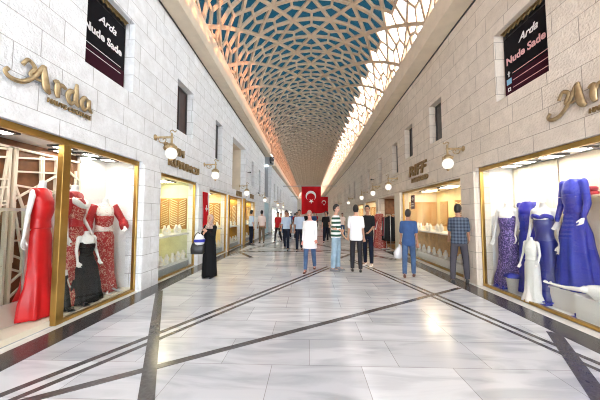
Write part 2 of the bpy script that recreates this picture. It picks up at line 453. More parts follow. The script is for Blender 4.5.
def wall_mesh(X, sgn, y0, y1, ztop, holes, thick=.30):
    """wall face at X, body going outwards (sgn), rectangular openings with proper reveals"""
    ys = sorted(set([y0, y1] + [h[0] for h in holes] + [h[1] for h in holes] + [y for y in range(int(y0) + 1, int(y1), 4)]))
    zs = sorted(set([0.0] + [h[2] for h in holes] + [h[3] for h in holes])); nz = len(zs)
    mb = MB(); idx = {}
    def vert(i, j, b):
        k = (i, j, b)
        if k not in idx:
            z = zs[j] if j < nz else ztop + drop(ys[i])
            mb.v.append((X + (sgn * thick if b else 0), ys[i], z)); idx[k] = len(mb.v) - 1
        return idx[k]
    def solid(i, j):
        if i < 0 or j < 0 or i >= len(ys) - 1 or j >= nz: return False
        yc = (ys[i] + ys[i + 1]) / 2; zc = (zs[j] + (zs[j + 1] if j < nz - 1 else ztop)) / 2
        return not any(h[0] < yc < h[1] and h[2] < zc < h[3] for h in holes)
    for i in range(len(ys) - 1):
        for j in range(nz):
            if not solid(i, j): continue
            for b in (0, 1):
                mb.f.append((vert(i, j, b), vert(i + 1, j, b), vert(i + 1, j + 1, b), vert(i, j + 1, b)))
            for di, dj, e in ((-1, 0, ((i, j), (i, j + 1))), (1, 0, ((i + 1, j), (i + 1, j + 1))), (0, -1, ((i, j), (i + 1, j))), (0, 1, ((i, j + 1), (i + 1, j + 1)))):
                if not solid(i + di, j + dj):
                    (a, b2), (c, d) = e
                    mb.f.append((vert(a, b2, 0), vert(c, d, 0), vert(c, d, 1), vert(a, b2, 1)))
    return mb
struct('wall_left', wall_mesh(XL, -1, Y0, 20.3, 6.52, L_SHOPS + L_WINS + L_WINS2 + [L_NICHE]), M['stone_l'])
struct('wall_right', wall_mesh(XR, 1, Y0, Y1, 6.38, R_SHOPS + R_WINS), M['stone_r'])
# the left side beyond a narrow recess: plain white front with tall slit windows
far_w = []
for k in range(14):
    y = 25.6 + k * 3.0
    far_w.append((y, y + .8, 3.0, 4.7))
FAR_SHOPS = [(24.6, 28.4, 0, 2.4), (29.2, 33.0, 0, 2.4), (33.8, 37.6, 0, 2.4), (38.6, 44, 0, 2.4), (45, 52, 0, 2.4)]
struct('wall_left_far', wall_mesh(XL, -1, 24.0, Y1, 6.5, far_w + FAR_SHOPS), M['stone_l'])
struct('wall_left_recess', MB().box(XL - 1.0, XL - .9, 20.0, 24.4, 0, 6.05), M['grey'])
struct('wall_left_recess_side', MB().box(XL - .9, XL - .302, 24.0, 24.25, 0, 6.02), M['grey'])
struct('wall_left_recess_end', MB().box(XL - .9, XL - .302, 20.05, 20.29, 0, 6.1), M['stone_l'])

# cornices: soffit, fascia, top
def cornice(name, xw, xo, zs, zt, y0, y1, m):
    ys = [y0] + [y for y in (6.5, 22.5) if y0 < y < y1] + [y1]
    back = xw - .3 if xo > xw else xw + .3
    mb = MB(); mb.loft([[(back, y, zs + drop(y)), (xo, y, zs + drop(y)), (xo, y, zt + drop(y)), (back, y, zt + drop(y))] for y in ys])
    return struct(name, mb, m, bevel=.012)
cornice('trim_cornice_left', XL, -3.03, 6.525, 7.25, Y0, 20.6, M['cornice'])
cornice('trim_cornice_left_far', XL, -3.10, 6.505, 7.15, 24.0, Y1, M['cornice'])
cornice('trim_cornice_recess', XL - .7, -3.25, 6.6, 7.15, 20.6, 24.0, M['grey'])
cornice('trim_cornice_right', XR, 3.27, 6.385, 7.0, Y0, Y1, M['cornice'])
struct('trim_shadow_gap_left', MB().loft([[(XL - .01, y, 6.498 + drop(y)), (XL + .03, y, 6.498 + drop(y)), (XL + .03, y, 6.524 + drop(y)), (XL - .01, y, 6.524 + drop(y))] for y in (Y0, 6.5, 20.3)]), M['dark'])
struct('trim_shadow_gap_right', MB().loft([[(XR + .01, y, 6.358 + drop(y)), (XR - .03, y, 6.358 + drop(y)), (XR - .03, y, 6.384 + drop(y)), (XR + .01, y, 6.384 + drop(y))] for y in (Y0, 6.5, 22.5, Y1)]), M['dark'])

# vault: kite-celled concrete lattice with tinted glass over it, clear along the right foot
VX, VA, VB = .12, 3.20, 2.62
_N = 400; _al = [0.0]
for i in range(_N):
    t0, t1 = PI * i / _N, PI * (i + 1) / _N
    _al.append(_al[-1] + math.hypot(VA * (math.cos(t1) - math.cos(t0)), VB * (math.sin(t1) - math.sin(t0))))
def theta(s):
    L = s * _al[-1]
    for i in range(_N):
        if _al[i + 1] >= L:
            return PI * (i + (L - _al[i]) / (_al[i + 1] - _al[i])) / _N
    return PI
def vault(s, y, r=0.0):
    t = theta(s)
    p = Vector((VX + VA * math.cos(t), y, 7.02 + .08 * s + drop(y) + VB * math.sin(t)))
    n = Vector((math.cos(t) / VA, 0, math.sin(t) / VB)).normalized()
    return p + n * r
def vnorm(s):
    t = theta(s); return Vector((math.cos(t) / VA, 0, math.sin(t) / VB)).normalized()
NS, HY, DEP = 6, 1.02, .085
nrow = int((Y1 - Y0) / HY)
def row_nodes(r):
    if r % 2 == 0: return [i / NS for i in range(NS + 1)]
    return [0.0] + [(i + .5) / NS for i in range(NS)] + [1.0]
edges_main, edges_sub, cells = set(), set(), []
def key(s, y): return (round(s, 5), round(y, 4))
for r in range(nrow):
    ya, yb = Y0 + r * HY, Y0 + (r + 1) * HY
    a, b = row_nodes(r), row_nodes(r + 1)
    tris = []; i = j = 0
    while i < len(a) - 1 or j < len(b) - 1:
        if j == len(b) - 1 or (i < len(a) - 1 and (a[i] + a[i + 1]) < (b[j] + b[j + 1])):
            tris.append(((a[i], ya), (a[i + 1], ya), (b[j], yb))); i += 1
        else:
            tris.append(((a[i], ya), (b[j + 1], yb), (b[j], yb))); j += 1
    for T in tris:
        G = (sum(p[0] for p in T) / 3, sum(p[1] for p in T) / 3)
        mids = [((T[k][0] + T[(k + 1) % 3][0]) / 2, (T[k][1] + T[(k + 1) % 3][1]) / 2) for k in range(3)]
        for k in range(3):
            A, B = T[k], T[(k + 1) % 3]
            if not (A[0] == B[0] and A[0] in (0.0, 1.0)):
                edges_main.add(tuple(sorted((key(*A), key(*mids[k]))))); edges_main.add(tuple(sorted((key(*mids[k]), key(*B)))))
            edges_sub.add((key(*mids[k]), key(*G)))
            # the kite at corner A, and one short tie across it (gives the ring look round each node)
            cells.append((A, mids[k], G, mids[k - 1]))
lat = MB(); lat_thin = MB()
def rib(mb, e, w, dep):
    (s0, y0), (s1, y1) = e
    p, q = vault(s0, y0), vault(s1, y1); n0, n1 = vnorm(s0), vnorm(s1)
    d = (q - p).normalized(); t0 = d.cross(n0).normalized() * w / 2; t1 = d.cross(n1).normalized() * w / 2
    p = p - d * w * .3; q = q + d * w * .3
    v = [p - t0, p + t0, p + t0 + n0 * dep, p - t0 + n0 * dep, q - t1, q + t1, q + t1 + n1 * dep, q - t1 + n1 * dep]
    mb.add(v, [(3, 2, 1, 0), (4, 5, 6, 7), (0, 1, 5, 4), (1, 2, 6, 5), (2, 3, 7, 6), (3, 0, 4, 7)])
S_CLEAR = .185
for e in edges_main:
    thin = (e[0][0] + e[1][0]) / 2 < S_CLEAR - .02
    rib(lat, e, .115 if thin else .125, DEP)
for e in edges_sub:
    thin = (e[0][0] + e[1][0]) / 2 < S_CLEAR - .02
    rib(lat, e, .085 if thin else .095, DEP - .006)
ceiling = struct('ceiling', lat, M['lattice'])
gt, gc = MB(), MB()
for c in cells:
    s = sum(p[0] for p in c) / 4
    (gc if s < S_CLEAR else gt).add([vault(p[0], p[1], DEP + .01) for p in c], [(0, 1, 2, 3)])
gt.build('tinted_glass', G_TEAL, ceiling); gc.build('clear_glass', G_CLEAR, ceiling)

struct('wall_end', MB().box(XL - .3, XR + .3, Y1 + .02, Y1 + .3, 0, 9.6), M['stone_r'])
# pilasters that frame the shop fronts
def pilaster(name, X0, X1, y0, y1, z1, m):
    return struct(name, MB().box(X0, X1, y0, y1, 0, z1), m, bevel=.01)
pilaster('trim_pilaster_left', XL - .25, XL + .05, 5.31, 5.92, 2.60, M['stone_l'])
pilaster('trim_pilaster_left.001', XL - .25, XL + .04, 8.05, 8.92, 2.50, M['stone_l'])
pilaster('trim_pilaster_left.002', XL - .25, XL + .04, 11.105, 11.295, 2.42, M['gold'])
pilaster('trim_pilaster_left.003', XL - .25, XL + .10, 13.665, 13.895, 2.42, M['gold'])
pilaster('trim_pilaster_right', XR - .05, XR + .25, 5.99, 6.51, 2.55, M['stone_r'])
pilaster('trim_pilaster_right.001', XR - .05, XR + .25, 10.83, 11.49, 2.46, M['cream'])
pilaster('trim_pilaster_right.002', XR - .04, XR + .25, 14.21, 14.69, 2.42, M['cream'])
pilaster('trim_pilaster_right.003', XR - .04, XR + .25, 17.61, 18.09, 2.38, M['cream'])

# upper windows
nwin = [0]
def upper_window(side, w, pane_m, deep=.22, bars=1):
    nwin[0] += 1; y0, y1, z0, z1 = w; sg = -1 if side == 'left' else 1; X = (XL if side == 'left' else XR) + sg * deep
    lo, hi = sorted((X, X + sg * .05))
    root = struct('window_%d' % nwin[0], MB().box(lo, hi, y0, y1, z0, z1), pane_m)
    fr = MB(); a, b = sorted((X - sg * .03, X + sg * .001)); f = .045
    fr.box(a, b, y0, y1, z0, z0 + f); fr.box(a, b, y0, y1, z1 - f, z1); fr.box(a, b, y0, y0 + f, z0 + f, z1 - f); fr.box(a, b, y1 - f, y1, z0 + f, z1 - f)
    for k in range(bars):
        y = y0 + (y1 - y0) * (k + 1) / (bars + 1); fr.box(a, b, y - .02, y + .02, z0 + f, z1 - f)
    fr.build('window_frame', M['dark'], root)
for w, m in zip(L_WINS, (M['dark'], M['dark'], M['shutter'], M['greywin'])): upper_window('left', w, m)
for w in L_WINS2: upper_window('left', w, M['shutter'])
for i, w in enumerate(R_WINS): upper_window('right', w, M['dark'] if i < 2 else M['greywin'])
for w in far_w: upper_window('left', w, M['greywin'], .2, 0)
# deep niche with a floor slab in the left wall
ny0, ny1, nz0, nz1 = L_NICHE
struct('wall_niche', MB().box(XL - .95, XL - .85, ny0 - .1, ny1 + .1, nz0 - .1, nz1 + .1), M['stone_l'])
struct('wall_niche_side', MB().box(XL - .85, XL - .302, ny1, ny1 + .1, nz0, nz1), M['cornice'])
struct('wall_niche_side.001', MB().box(XL - .85, XL - .302, ny0 - .1, ny0, nz0, nz1), M['cornice'])
struct('ceiling_niche', MB().box(XL - .85, XL - .302, ny0, ny1, nz1, nz1 + .1), M['cornice'])
struct('floor_niche', MB().box(XL - .85, XL - .302, ny0, ny1, nz0 - .1, nz0), M['cornice'])

# ------------------------------------------------------------------ shop rooms and shop windows
nlight = [0]
LIGHTS = []
def light_panel(x0, x1, y0, y1, z, m, label):
    t = thing('ceiling_light', label, 'ceiling light', ((x0 + x1) / 2, (y0 + y1) / 2, z - .03), 0, label)
    hx, hy = (x1 - x0) / 2, (y1 - y0) / 2
    fr = MB(); f = .04
    fr.box(-hx - f, hx + f, -hy - f, -hy, 0, .029).box(-hx - f, hx + f, hy, hy + f, 0, .029).box(-hx - f, -hx, -hy, hy, 0, .029).box(hx, hx + f, -hy, hy, 0, .029)
    fr.build('frame', M['dark'], t)
    MB().box(-hx, hx, -hy, hy, .004, .02).build('diffuser', m, t)
    return t
def room(side, y0, y1, ztop, depth, floor_z, m_back, m_side, m_ceil, m_floor):
    """a closed box behind the wall opening"""
    sg = -1 if side == 'left' else 1; xf = (XL if side == 'left' else XR) + sg * .302; xb = xf + sg * depth
    lo, hi = sorted((xf, xb)); e = .08
    struct('wall_back', MB().box(*sorted((xb, xb + sg * e)), y0 - e, y1 + e, 0, ztop + e), m_back)
    struct('wall_side', MB().box(lo, hi, y1, y1 + e, 0, ztop), m_side)
    struct('wall_side', MB().box(lo, hi, y0 - e, y0, 0, ztop), m_side)
    struct('ceiling_shop', MB().box(lo, hi, y0 - e, y1 + e, ztop, ztop + e), m_ceil)
    if floor_z > .01:
        lo2, hi2 = sorted(((XL if side == 'left' else XR) + sg * .135, xb))
        struct('floor_shop', MB().box(lo2, hi2, y0 + .005, y1 - .005, 0.001, floor_z), m_floor)
    return xf, xb
def shop_window(side, y0, y1, z1, posts=(), glass=None, frame_m=None, w=.07, z0=.0, rail=None):
    sg = -1 if side == 'left' else 1; X = (XL if side == 'left' else XR) + sg * .10
    a, b = sorted((X - sg * .035, X + sg * .035)); nwin[0] += 1
    fr = MB(); fr.box(a, b, y0, y1, z1 - w, z1 - .001).box(a, b, rail or y0, y1, z0 + .007, z0 + .055)
    fr.box(a, b, y0, y0 + w * .6, z0 + .055, z1 - w).box(a, b, y1 - w * .6, y1, z0 + .055, z1 - w)
    root = struct('window_%d' % nwin[0], fr, frame_m or M['gold'], bevel=.006)
    for p in posts: MB().box(a - .01, b + .01, p - .06, p + .06, z0 + .007, z1 - w - .001).build('window_post', frame_m or M['gold'], root, bevel=.006)
    for ya, yb in (glass or [(y0, y1)]):
        c, d = sorted((X + .004, X - .004))
        MB().box(c, d, ya + w * .6, yb - w * .6, z0 + .056, z1 - w - .001).build('window_pane', G_SHOP, root)
    return root

# ------------------------------------------------------------------ figures
def ering(cx, cy, z, rx, ry, n=20, fold=0, amp=0.0, ph=0.0, sq=2.3):
    out = []
    for k in range(n):
        a = 2 * PI * k / n; c, s = math.cos(a), math.sin(a)
        q = (abs(c) ** sq + abs(s) ** sq) ** (-1 / sq)
        g = 1 + (amp * math.sin(fold * a + ph) if fold else 0)
        out.append((cx + rx * c * q * g, cy + ry * s * q * g, z))
    return out
def hand(mb, w, d, side, palm_dir, curl=.5, s=1.0):
    """w wrist, d direction of the hand, palm_dir the way the palm faces; side +1 puts the thumb on d x palm"""
    d = Vector(d).normalized(); pn = Vector(palm_dir); pn = (pn - d * pn.dot(d)).normalized(); ac = d.cross(pn) * side
    w = Vector(w)
    P = lambda u, v, n: w + (d * u + ac * v + pn * n) * s
    mb.loft([[P(u, hw * math.cos(a), ht * math.sin(a)) for a in (2 * PI * k / 12 for k in range(12))]
             for u, hw, ht in ((-.01, .024, .019), (.03, .034, .016), (.07, .041, .014), (.092, .040, .012))])
    for i, (L, v) in enumerate(((.070, .033), (.079, .011), (.073, -.011), (.058, -.032))):
        base = (.085, v); a1 = curl * .6; a2 = curl * 1.5; sp = (v * .9)
        p0 = P(.075, v, 0); p1 = P(.085 + L * .45 * math.cos(a1), v + sp * .18, L * .45 * math.sin(a1))
        p2 = P(.085 + L * .45 * math.cos(a1) + L * .5 * math.cos(a2), v + sp * .3, L * .45 * math.sin(a1) + L * .5 * math.sin(a2))
        mb.tube([p0, p1, p1 * .5 + p2 * .5, p2], [.0098 * s, .0092 * s, .0086 * s, .006 * s], 8)
    mb.tube([P(.018, .022, .003), P(.045, .052, .012), P(.072, .062, .022), P(.092, .062, .028)], [.014 * s, .0125 * s, .011 * s, .0075 * s], 8)

def joints(pose):
    """joint positions of a 1.75 m figure facing +Y; angles in degrees"""
    J = {}; hips = []
    for sd, k in ((-1, 'L'), (1, 'R')):
        a, kn = R(pose.get('hip' + k, 0)), R(pose.get('knee' + k, 3)); ab = R(pose.get('spread', 3)) * sd
        h = Vector((.092 * sd, 0, .90))
        kk = h + .43 * Vector((math.sin(ab) * math.cos(a), math.sin(a), -math.cos(a)))
        an = kk + .415 * Vector((math.sin(ab) * .3, math.sin(a - kn), -math.cos(a - kn)))
        J['hip' + k], J['knee' + k], J['ank' + k] = h, kk, an
    dz = .085 - min(J['ankL'].z, J['ankR'].z)
    for k in J: J[k] = J[k] + Vector((0, 0, dz))
    J['dz'] = dz
    for sd, k in ((-1, 'L'), (1, 'R')):
        s = Vector((.178 * sd, -.005, 1.398 + dz)); f, ab, el, tw = R(pose.get('arm' + k, 0)), R(pose.get('out' + k, 7)), R(pose.get('elb' + k, 12)), R(pose.get('in' + k, 0))
        u = Vector((math.sin(ab) * sd, math.sin(f) * math.cos(ab), -math.cos(f) * math.cos(ab)))
        e = s + .285 * u
        fwd = Vector((-math.sin(tw) * sd, math.cos(f) * math.cos(tw), math.sin(f) * math.cos(tw))).normalized()
        fd = (u * math.cos(el) + fwd * math.sin(el)).normalized()
        w = e + .25 * fd
        J['sh' + k], J['el' + k], J['wr' + k], J['fd' + k], J['pn' + k] = s, e, w, fd, (fwd - fd * fwd.dot(fd)).normalized() if el < 1.2 else Vector((-sd, 0, 0))
    return J

TORSO = [(.80, .150, .100, 0), (.88, .166, .116, -.004), (.96, .160, .112, -.002), (1.05, .143, .102, .002), (1.16, .150, .106, .004), (1.27, .166, .115, .006), (1.35, .176, .112, 0), (1.41, .165, .094, -.004), (1.455, .115, .075, -.006), (1.485, .066, .060, -.004), (1.52, .056, .057, .004), (1.57, .054, .058, .010)]
TORSO_F = [(.80, .156, .108, 0), (.88, .170, .120, -.004), (.96, .158, .112, 0), (1.06, .118, .088, .004), (1.15, .126, .092, .006), (1.24, .142, .120, .022), (1.30, .146, .124, .024), (1.36, .150, .100, .006), (1.41, .142, .080, -.002), (1.445, .095, .062, -.004), (1.475, .054, .050, -.002), (1.52, .046, .047, .006), (1.57, .045, .048, .012)]

def body_mesh(J, name, voxel, head=True, female=False, turn=0.0, nod=0.0, wide=1.0, hands_s=1.0):
    mb = MB(); dz = J['dz']; T = TORSO_F if female else TORSO
    if not head: T = T[:-1] + [(1.55, .045, .047, .010)]
    mb.loft([ering(0, y, z + dz, rx * wide, ry * wide) for z, rx, ry, y in T])
    for k, sd in (('L', -1), ('R', 1)):
        mb.rc(J['hip' + k] + Vector((0, 0, -.02)), J['knee' + k], .082, .054)
        mb.rc(J['knee' + k], J['ank' + k], .054, .036)
        cal = J['knee' + k] * .68 + J['ank' + k] * .32 + Vector((0, -.016, 0)); mb.ell(cal, (.048, .05, .10))
        a = J['ank' + k]; mb.rc(a + Vector((0, -.02, -.045)), a + Vector((.012 * sd, .13, -.058)), .036, .027)
        mb.rc(J['sh' + k], J['el' + k], .050 if not female else .042, .037 if not female else .032)
        mb.rc(J['el' + k], J['wr' + k], .037 if not female else .032, .025 if not female else .021)
        mb.ell(J['sh' + k] + Vector((-.03 * sd, 0, .0)), (.062, .055, .058))
        hand(mb, J['wr' + k], J['fd' + k], sd * -1 if False else (1 if sd < 0 else -1), J['pn' + k], .55, hands_s)
    Mh = None
    if head:
        Mh = Matrix.Translation((0, .015, 1.55 + dz)) @ Matrix.Rotation(turn, 4, 'Z') @ Matrix.Rotation(-nod, 4, 'X')
        h = MB()
        h.ell((0, -.004, .105), (.074, .093, .098), 20, 14)
        h.ell((0, .030, .045), (.056, .062, .062), 18, 12)
        h.ell((0, .058, .012), (.028, .028, .022), 12, 8)
        h.tube([(0, .084, .098), (0, .101, .072), (0, .108, .056), (0, .088, .046)], [.010, .012, .014, .010], 8)
        h.ell((-.014, .092, .054), (.010, .012, .008), 8, 6).ell((.014, .092, .054), (.010, .012, .008), 8, 6)
        for sd in (-1, 1):
            h.ell((.076 * sd, -.006, .078), (.012, .022, .033), 10, 8)
            h.tube([(.014 * sd, .084, .109), (.035 * sd, .082, .114), (.056 * sd, .064, .107)], [.008, .009, .007], 8)
            h.ell((.033 * sd, .070, .062), (.020, .018, .018), 10, 8)
        h.tube([(-.024, .082, .026), (0, .090, .028), (.024, .082, .026)], [.006, .0085, .006], 8)
        h.rc((0, -.012, -.03), (0, -.012, .06), .055, .055)
        mb.add([Mh @ Vector(v) for v in h.v], h.f)
    me = remesh(mb, name, voxel, 2)
    return me, Mh
def paint_face(me, Mh, skin, eye, lip):
    """dark eyes and brows, darker lips, as material slots on the one body mesh"""
    me.materials.clear(); me.materials.append(skin); me.materials.append(eye); me.materials.append(lip)
    inv = Mh.inverted()
    for p in me.polygons:
        c = inv @ p.center
        if c.y < .05 or abs(c.x) > .06 or c.z < 0: continue
        if .082 < c.z < .096 and .018 < abs(c.x) < .048: p.material_index = 1
        elif .112 < c.z < .122 and .014 < abs(c.x) < .054: p.material_index = 1
        elif .018 < c.z < .034 and abs(c.x) < .024 and c.y > .074: p.material_index = 2
def hair_mesh(Mh, style='short'):
    mb = MB(); n = 26; m = 18
    g = 1.0
    for (nm, k) in (('o', 1.10), ('i', .97)): pass
    vs = {}; fs = []
    def keep(c):
        x, y, z = c
        if style == 'bald': return (y < .03 and .02 < z < .10 and True)
        lim = .150 if y > .05 else (.150 - (.05 - y) * 1.5 if y > -.01 else .02)
        return z > max(lim, .005)
    pts = {}
    mbv = []
    for j in range(m + 1):
        t = PI * j / m
        for i in range(n):
            a = 2 * PI * i / n
            mbv.append((math.sin(t) * math.cos(a), math.sin(t) * math.sin(a), math.cos(t)))
    def P(d, k):
        nz = .06 * noise.noise(Vector(d) * 4)
        top = .010 if d[2] > .3 else 0
        return Mh @ Vector((d[0] * (.074 + k + nz * .1), -.004 + d[1] * (.093 + k + nz * .1), .105 + d[2] * (.098 + k + top * (k > 0))))
    quads = []
    for j in range(m):
        for i in range(n):
            q = [j * n + i, j * n + (i + 1) % n, (j + 1) * n + (i + 1) % n, (j + 1) * n + i]
            c = Vector((0, 0, 0))
            for v in q: c += Vector(mbv[v]) / 4
            if keep((c.x * .074, -.004 + c.y * .093, .105 + c.z * .098)): quads.append(q)
    used = sorted({v for q in quads for v in q}); ix = {v: k for k, v in enumerate(used)}; nu = len(used)
    V = [P(mbv[v], .016) for v in used] + [P(mbv[v], -.004) for v in used]
    F = [[ix[v] for v in q] for q in quads] + [[ix[v] + nu for v in reversed(q)] for q in quads]
    ec = {}
    for q in quads:
        for a, b in zip(q, q[1:] + q[:1]): ec[(a, b)] = 1
    for (a, b) in ec:
        if (b, a) not in ec: F.append([ix[b], ix[a], ix[a] + nu, ix[b] + nu])
    mb.add(V, [tuple(f) for f in F]); return mb

def top_mesh(J, name, voxel, hem=.84, sleeve='short', ease=.016, female=False, wide=1.0, flare=0.0, neck=1.462):
    mb = MB(); dz = J['dz']; T = TORSO_F if female else TORSO
    def at(z):
        for a, b in zip(T, T[1:]):
            if a[0] <= z <= b[0]:
                t = (z - a[0]) / (b[0] - a[0]); return [a[i] + (b[i] - a[i]) * t for i in range(4)]
        return list(T[0])
    zs = [hem + (1.40 - hem) * k / 9 for k in range(10)] + [1.44, neck]
    rings = []
    for z in zs:
        _, rx, ry, y = at(max(z, .80)); e = ease + (.012 if z < 1.1 else 0) + flare * max(0, 1.05 - z)
        if z > 1.41: e = ease * .8
        rings.append(ering(0, y, z + dz, max(rx * wide, .13 if z < 1.2 else 0) + e, ry * wide + e, 24, 7, .012 if z < 1.15 else .004, z * 9))
    mb.loft(rings)
    for k, sd in (('L', -1), ('R', 1)):
        s, e, w = J['sh' + k], J['el' + k], J['wr' + k]
        mb.ell(s + Vector((-.030 * sd, 0, -.002)), (.066, .060, .060))
        if sleeve == 'short': mb.rc(s, s + (e - s) * .78, .064, .064)
        elif sleeve == 'long':
            mb.rc(s, e, .063, .052); mb.rc(e, e + (w - e) * .93, .052, .038)
        elif sleeve == 'rolled':
            mb.rc(s, e, .063, .055); mb.rc(e, e + (w - e) * .35, .054, .05)
    return remesh(mb, name, voxel, 3)
def trousers_mesh(J, name, voxel, waist=1.0, loose=1.0, to=.045):
    mb = MB(); dz = J['dz']
    mb.loft([ering(0, y, z + dz, rx + .011, ry + .011) for z, rx, ry, y in ((.80, .150, .102, 0), (.88, .166, .116, -.004), (.95, .161, .113, -.002), (waist, .152, .106, 0))])
    for k, sd in (('L', -1), ('R', 1)):
        h, n, a = J['hip' + k], J['knee' + k], J['ank' + k]; end = a + (n - a).normalized() * (to - .05)
        mb.tube([h + Vector((0, 0, .02)), h * .6 + n * .4, n, n * .55 + a * .45 + Vector((0, -.012, 0)), end], [.098, .090 * loose, .077 * loose, .072 * loose, .060 * loose], 16)
    return remesh(mb, name, voxel, 3)
def shoe_mb(J, k, sd):
    a = J['ank' + k]; mb = MB(); s = Vector((0.010 * sd, 0, 0)); rings = []
    for y, hw, h in ((-.085, .022, .05), (-.07, .036, .075), (-.02, .040, .085), (.04, .042, .07), (.10, .047, .05), (.16, .044, .042), (.195, .022, .03)):
        rings.append([(a.x + s.x * (y * 8) + hw * x, a.y + y, a.z - .085 + z * h) for x, z in ((-.8, 0), (-1, .12), (-1, .4), (-.7, .8), (-.25, 1), (.25, 1), (.7, .8), (1, .4), (1, .12), (.8, 0))])
    return mb.loft(rings)

def person(label, x, y, face, h=1.75, pose=None, top='wshirt', sleeve='short', hem=.84, bottom='jean', shoe='black', skin='skin', hair='hair', hstyle='short',
           turn=0, nod=0, female=False, near=True, wide=1.0, loose=1.0, group=None, flare=0.0, extra=None):
    pose = pose or {}; J = joints(pose); vx = .0075 if near else .016
    t = thing('person', label, 'person', (x, y, .006), R(face), group)
    t.scale = (h / 1.75 * .87, h / 1.75 * .94, h / 1.75)
    me, Mh = body_mesh(J, 'body', vx, True, female, R(turn), R(nod), wide)
    paint_face(me, Mh, M[skin], M['eye'], M['lip'])
    body = link('body', me, None, t)
    cv = .011 if near else .02
    link('shirt', top_mesh(J, 'shirt', cv, hem, sleeve, .017, female, wide, flare), M[top], t)
    if bottom: link('trousers', trousers_mesh(J, 'trousers', cv, 1.0, loose), M[bottom], t)
    if hair: hair_mesh(Mh, hstyle).build('hair', M[hair], t, True)
    for k, sd in (('L', -1), ('R', 1)): shoe_mb(J, k, sd).build('shoe', M[shoe], t, True)
    if extra: extra(t, J, Mh)
    return t

def gown(prof, folds=9, n=44, seed=0, neck_open=True):
    """prof: (z, rx, ry, y, fold amplitude); walled skirt and bodice, open underneath"""
    P = []
    for a, b in zip(prof, prof[1:]):
        for k in range(4):
            t = k / 4; t2 = t * t * (3 - 2 * t); P.append([a[i] + (b[i] - a[i]) * (t if i == 0 else t2) for i in range(5)])
    P.append(list(prof[-1]))
    mb = MB()
    rings = []
    for z, rx, ry, yo, am in P:
        ring = []
        for k in range(n):
            a = 2 * PI * k / n
            g = 1 + am * (math.sin(folds * a + seed + z * 1.2) + .5 * math.sin((folds * 2 - 3) * a + seed * 2))
            ring.append((rx * math.cos(a) * g, yo + ry * math.sin(a) * g, z))
        rings.append(ring)
    mb.loft(rings); return mb
MERMAID = [(0.0, .29, .26, -.02, .10), (.12, .28, .25, -.02, .09), (.42, .205, .175, 0, .05), (.60, .190, .150, 0, .015), (.90, .188, .142, 0, .004), (1.06, .138, .108, .004, 0), (1.24, .160, .142, .022, 0), (1.34, .160, .122, .012, 0)]
ALINE = [(0.0, .35, .30, -.02, .09), (.3, .29, .25, -.01, .08), (.7, .24, .20, 0, .05), (.98, .165, .13, 0, .015), (1.06, .136, .106, .004, 0), (1.24, .160, .142, .022, 0), (1.33, .158, .122, .012, 0)]
SHEATH = [(0.0, .27, .24, -.01, .06), (.3, .21, .18, 0, .045), (.6, .195, .155, 0, .02), (.90, .188, .142, 0, .004), (1.06, .138, .108, .004, 0), (1.24, .160, .142, .022, 0), (1.34, .160, .122, .012, 0)]
def mannequin(label, x, y, z, face, h, pose, prof, mat, folds=9, covered=None, sleeve=None, sleeve_m=None, puff=False, parts=None, group=None, wd=.84):
    pose = dict(pose, spread=0); J = joints(pose)
    t = thing('mannequin', label, 'mannequin', (x, y, z), R(face), group); s = h / 1.50; t.scale = (s * wd, s * wd, s)
    me, _ = body_mesh(J, 'body', .009, False, True)
    link('body', me, M['mann'], t)
    g = gown(prof, folds, seed=random.random() * 6)
    if covered:
        me2 = top_mesh(J, 'bodice', .012, .98, covered, .010, True)
        link('bodice', me2, sleeve_m or mat, t)
    g.build('gown', mat, t, True)
    if puff:
        for k, sd in (('L', -1), ('R', 1)):
            mb = MB(); a, b, w = J['sh' + k], J['el' + k], J['wr' + k]
            e2 = b + (w - b) * (.75)
            mb.tube(smooth_pts([a + Vector((-.01 * sd, 0, .03)), a * .6 + b * .4, b, b * .45 + e2 * .55, e2], 4), [.07] * 4 + [.062] * 4 + [.075] * 4 + [.085] * 4 + [.045], 14)
            mb.build('sleeve', sleeve_m, t, True)
    if parts: parts(t, J)
    return t
def shoe_thing(label, x, y, z, rz, m, group=None, s=1.0):
    t = thing('shoe', label, 'shoe', (x, y, z + .002), R(rz), group); t.scale = (s,) * 3
    so = MB(); so.loft([[(w * c, yy, zz + e) for c, e in ((-1, 0), (1, 0), (1, .012), (-1, .012))] for yy, w, zz in ((-.11, .026, .068), (-.06, .030, .060), (0, .028, .024), (.06, .040, 0), (.10, .038, 0), (.135, .012, .003))])
    so.build('sole', m, t)
    MB().tube([(0, -.095, .066), (0, -.1, .03), (0, -.102, 0)], [.014, .007, .006], 8).build('heel', m, t)
    MB().tube([(-.040, .055, .01), (-.030, .06, .045), (0, .062, .055), (.030, .06, .045), (.040, .055, .01)], [.016] * 5, 8, .35).build('toe_strap', m, t)
    MB().tube([(-.026, -.09, .075), (-.03, -.06, .115), (0, -.035, .125), (.03, -.06, .115), (.026, -.09, .075)], [.007] * 5, 8).build('ankle_strap', m, t)
    return t

# ------------------------------------------------------------------ left dress shop window
SW = M['white']
room('left', 1.9, 5.33, 2.66, 0.62, .08, M['brown'], SW, SW, M['cream'])
# display floor reaches the glass; white return panel on the far part of the back
struct('wall_back', MB().box(-4.34, -4.26, 4.72, 5.32, .081, 2.65), SW)
shop_window('left', 2.0, 5.30, 2.66, posts=[3.67], glass=[(3.72, 5.30)], w=.09, rail=3.74)
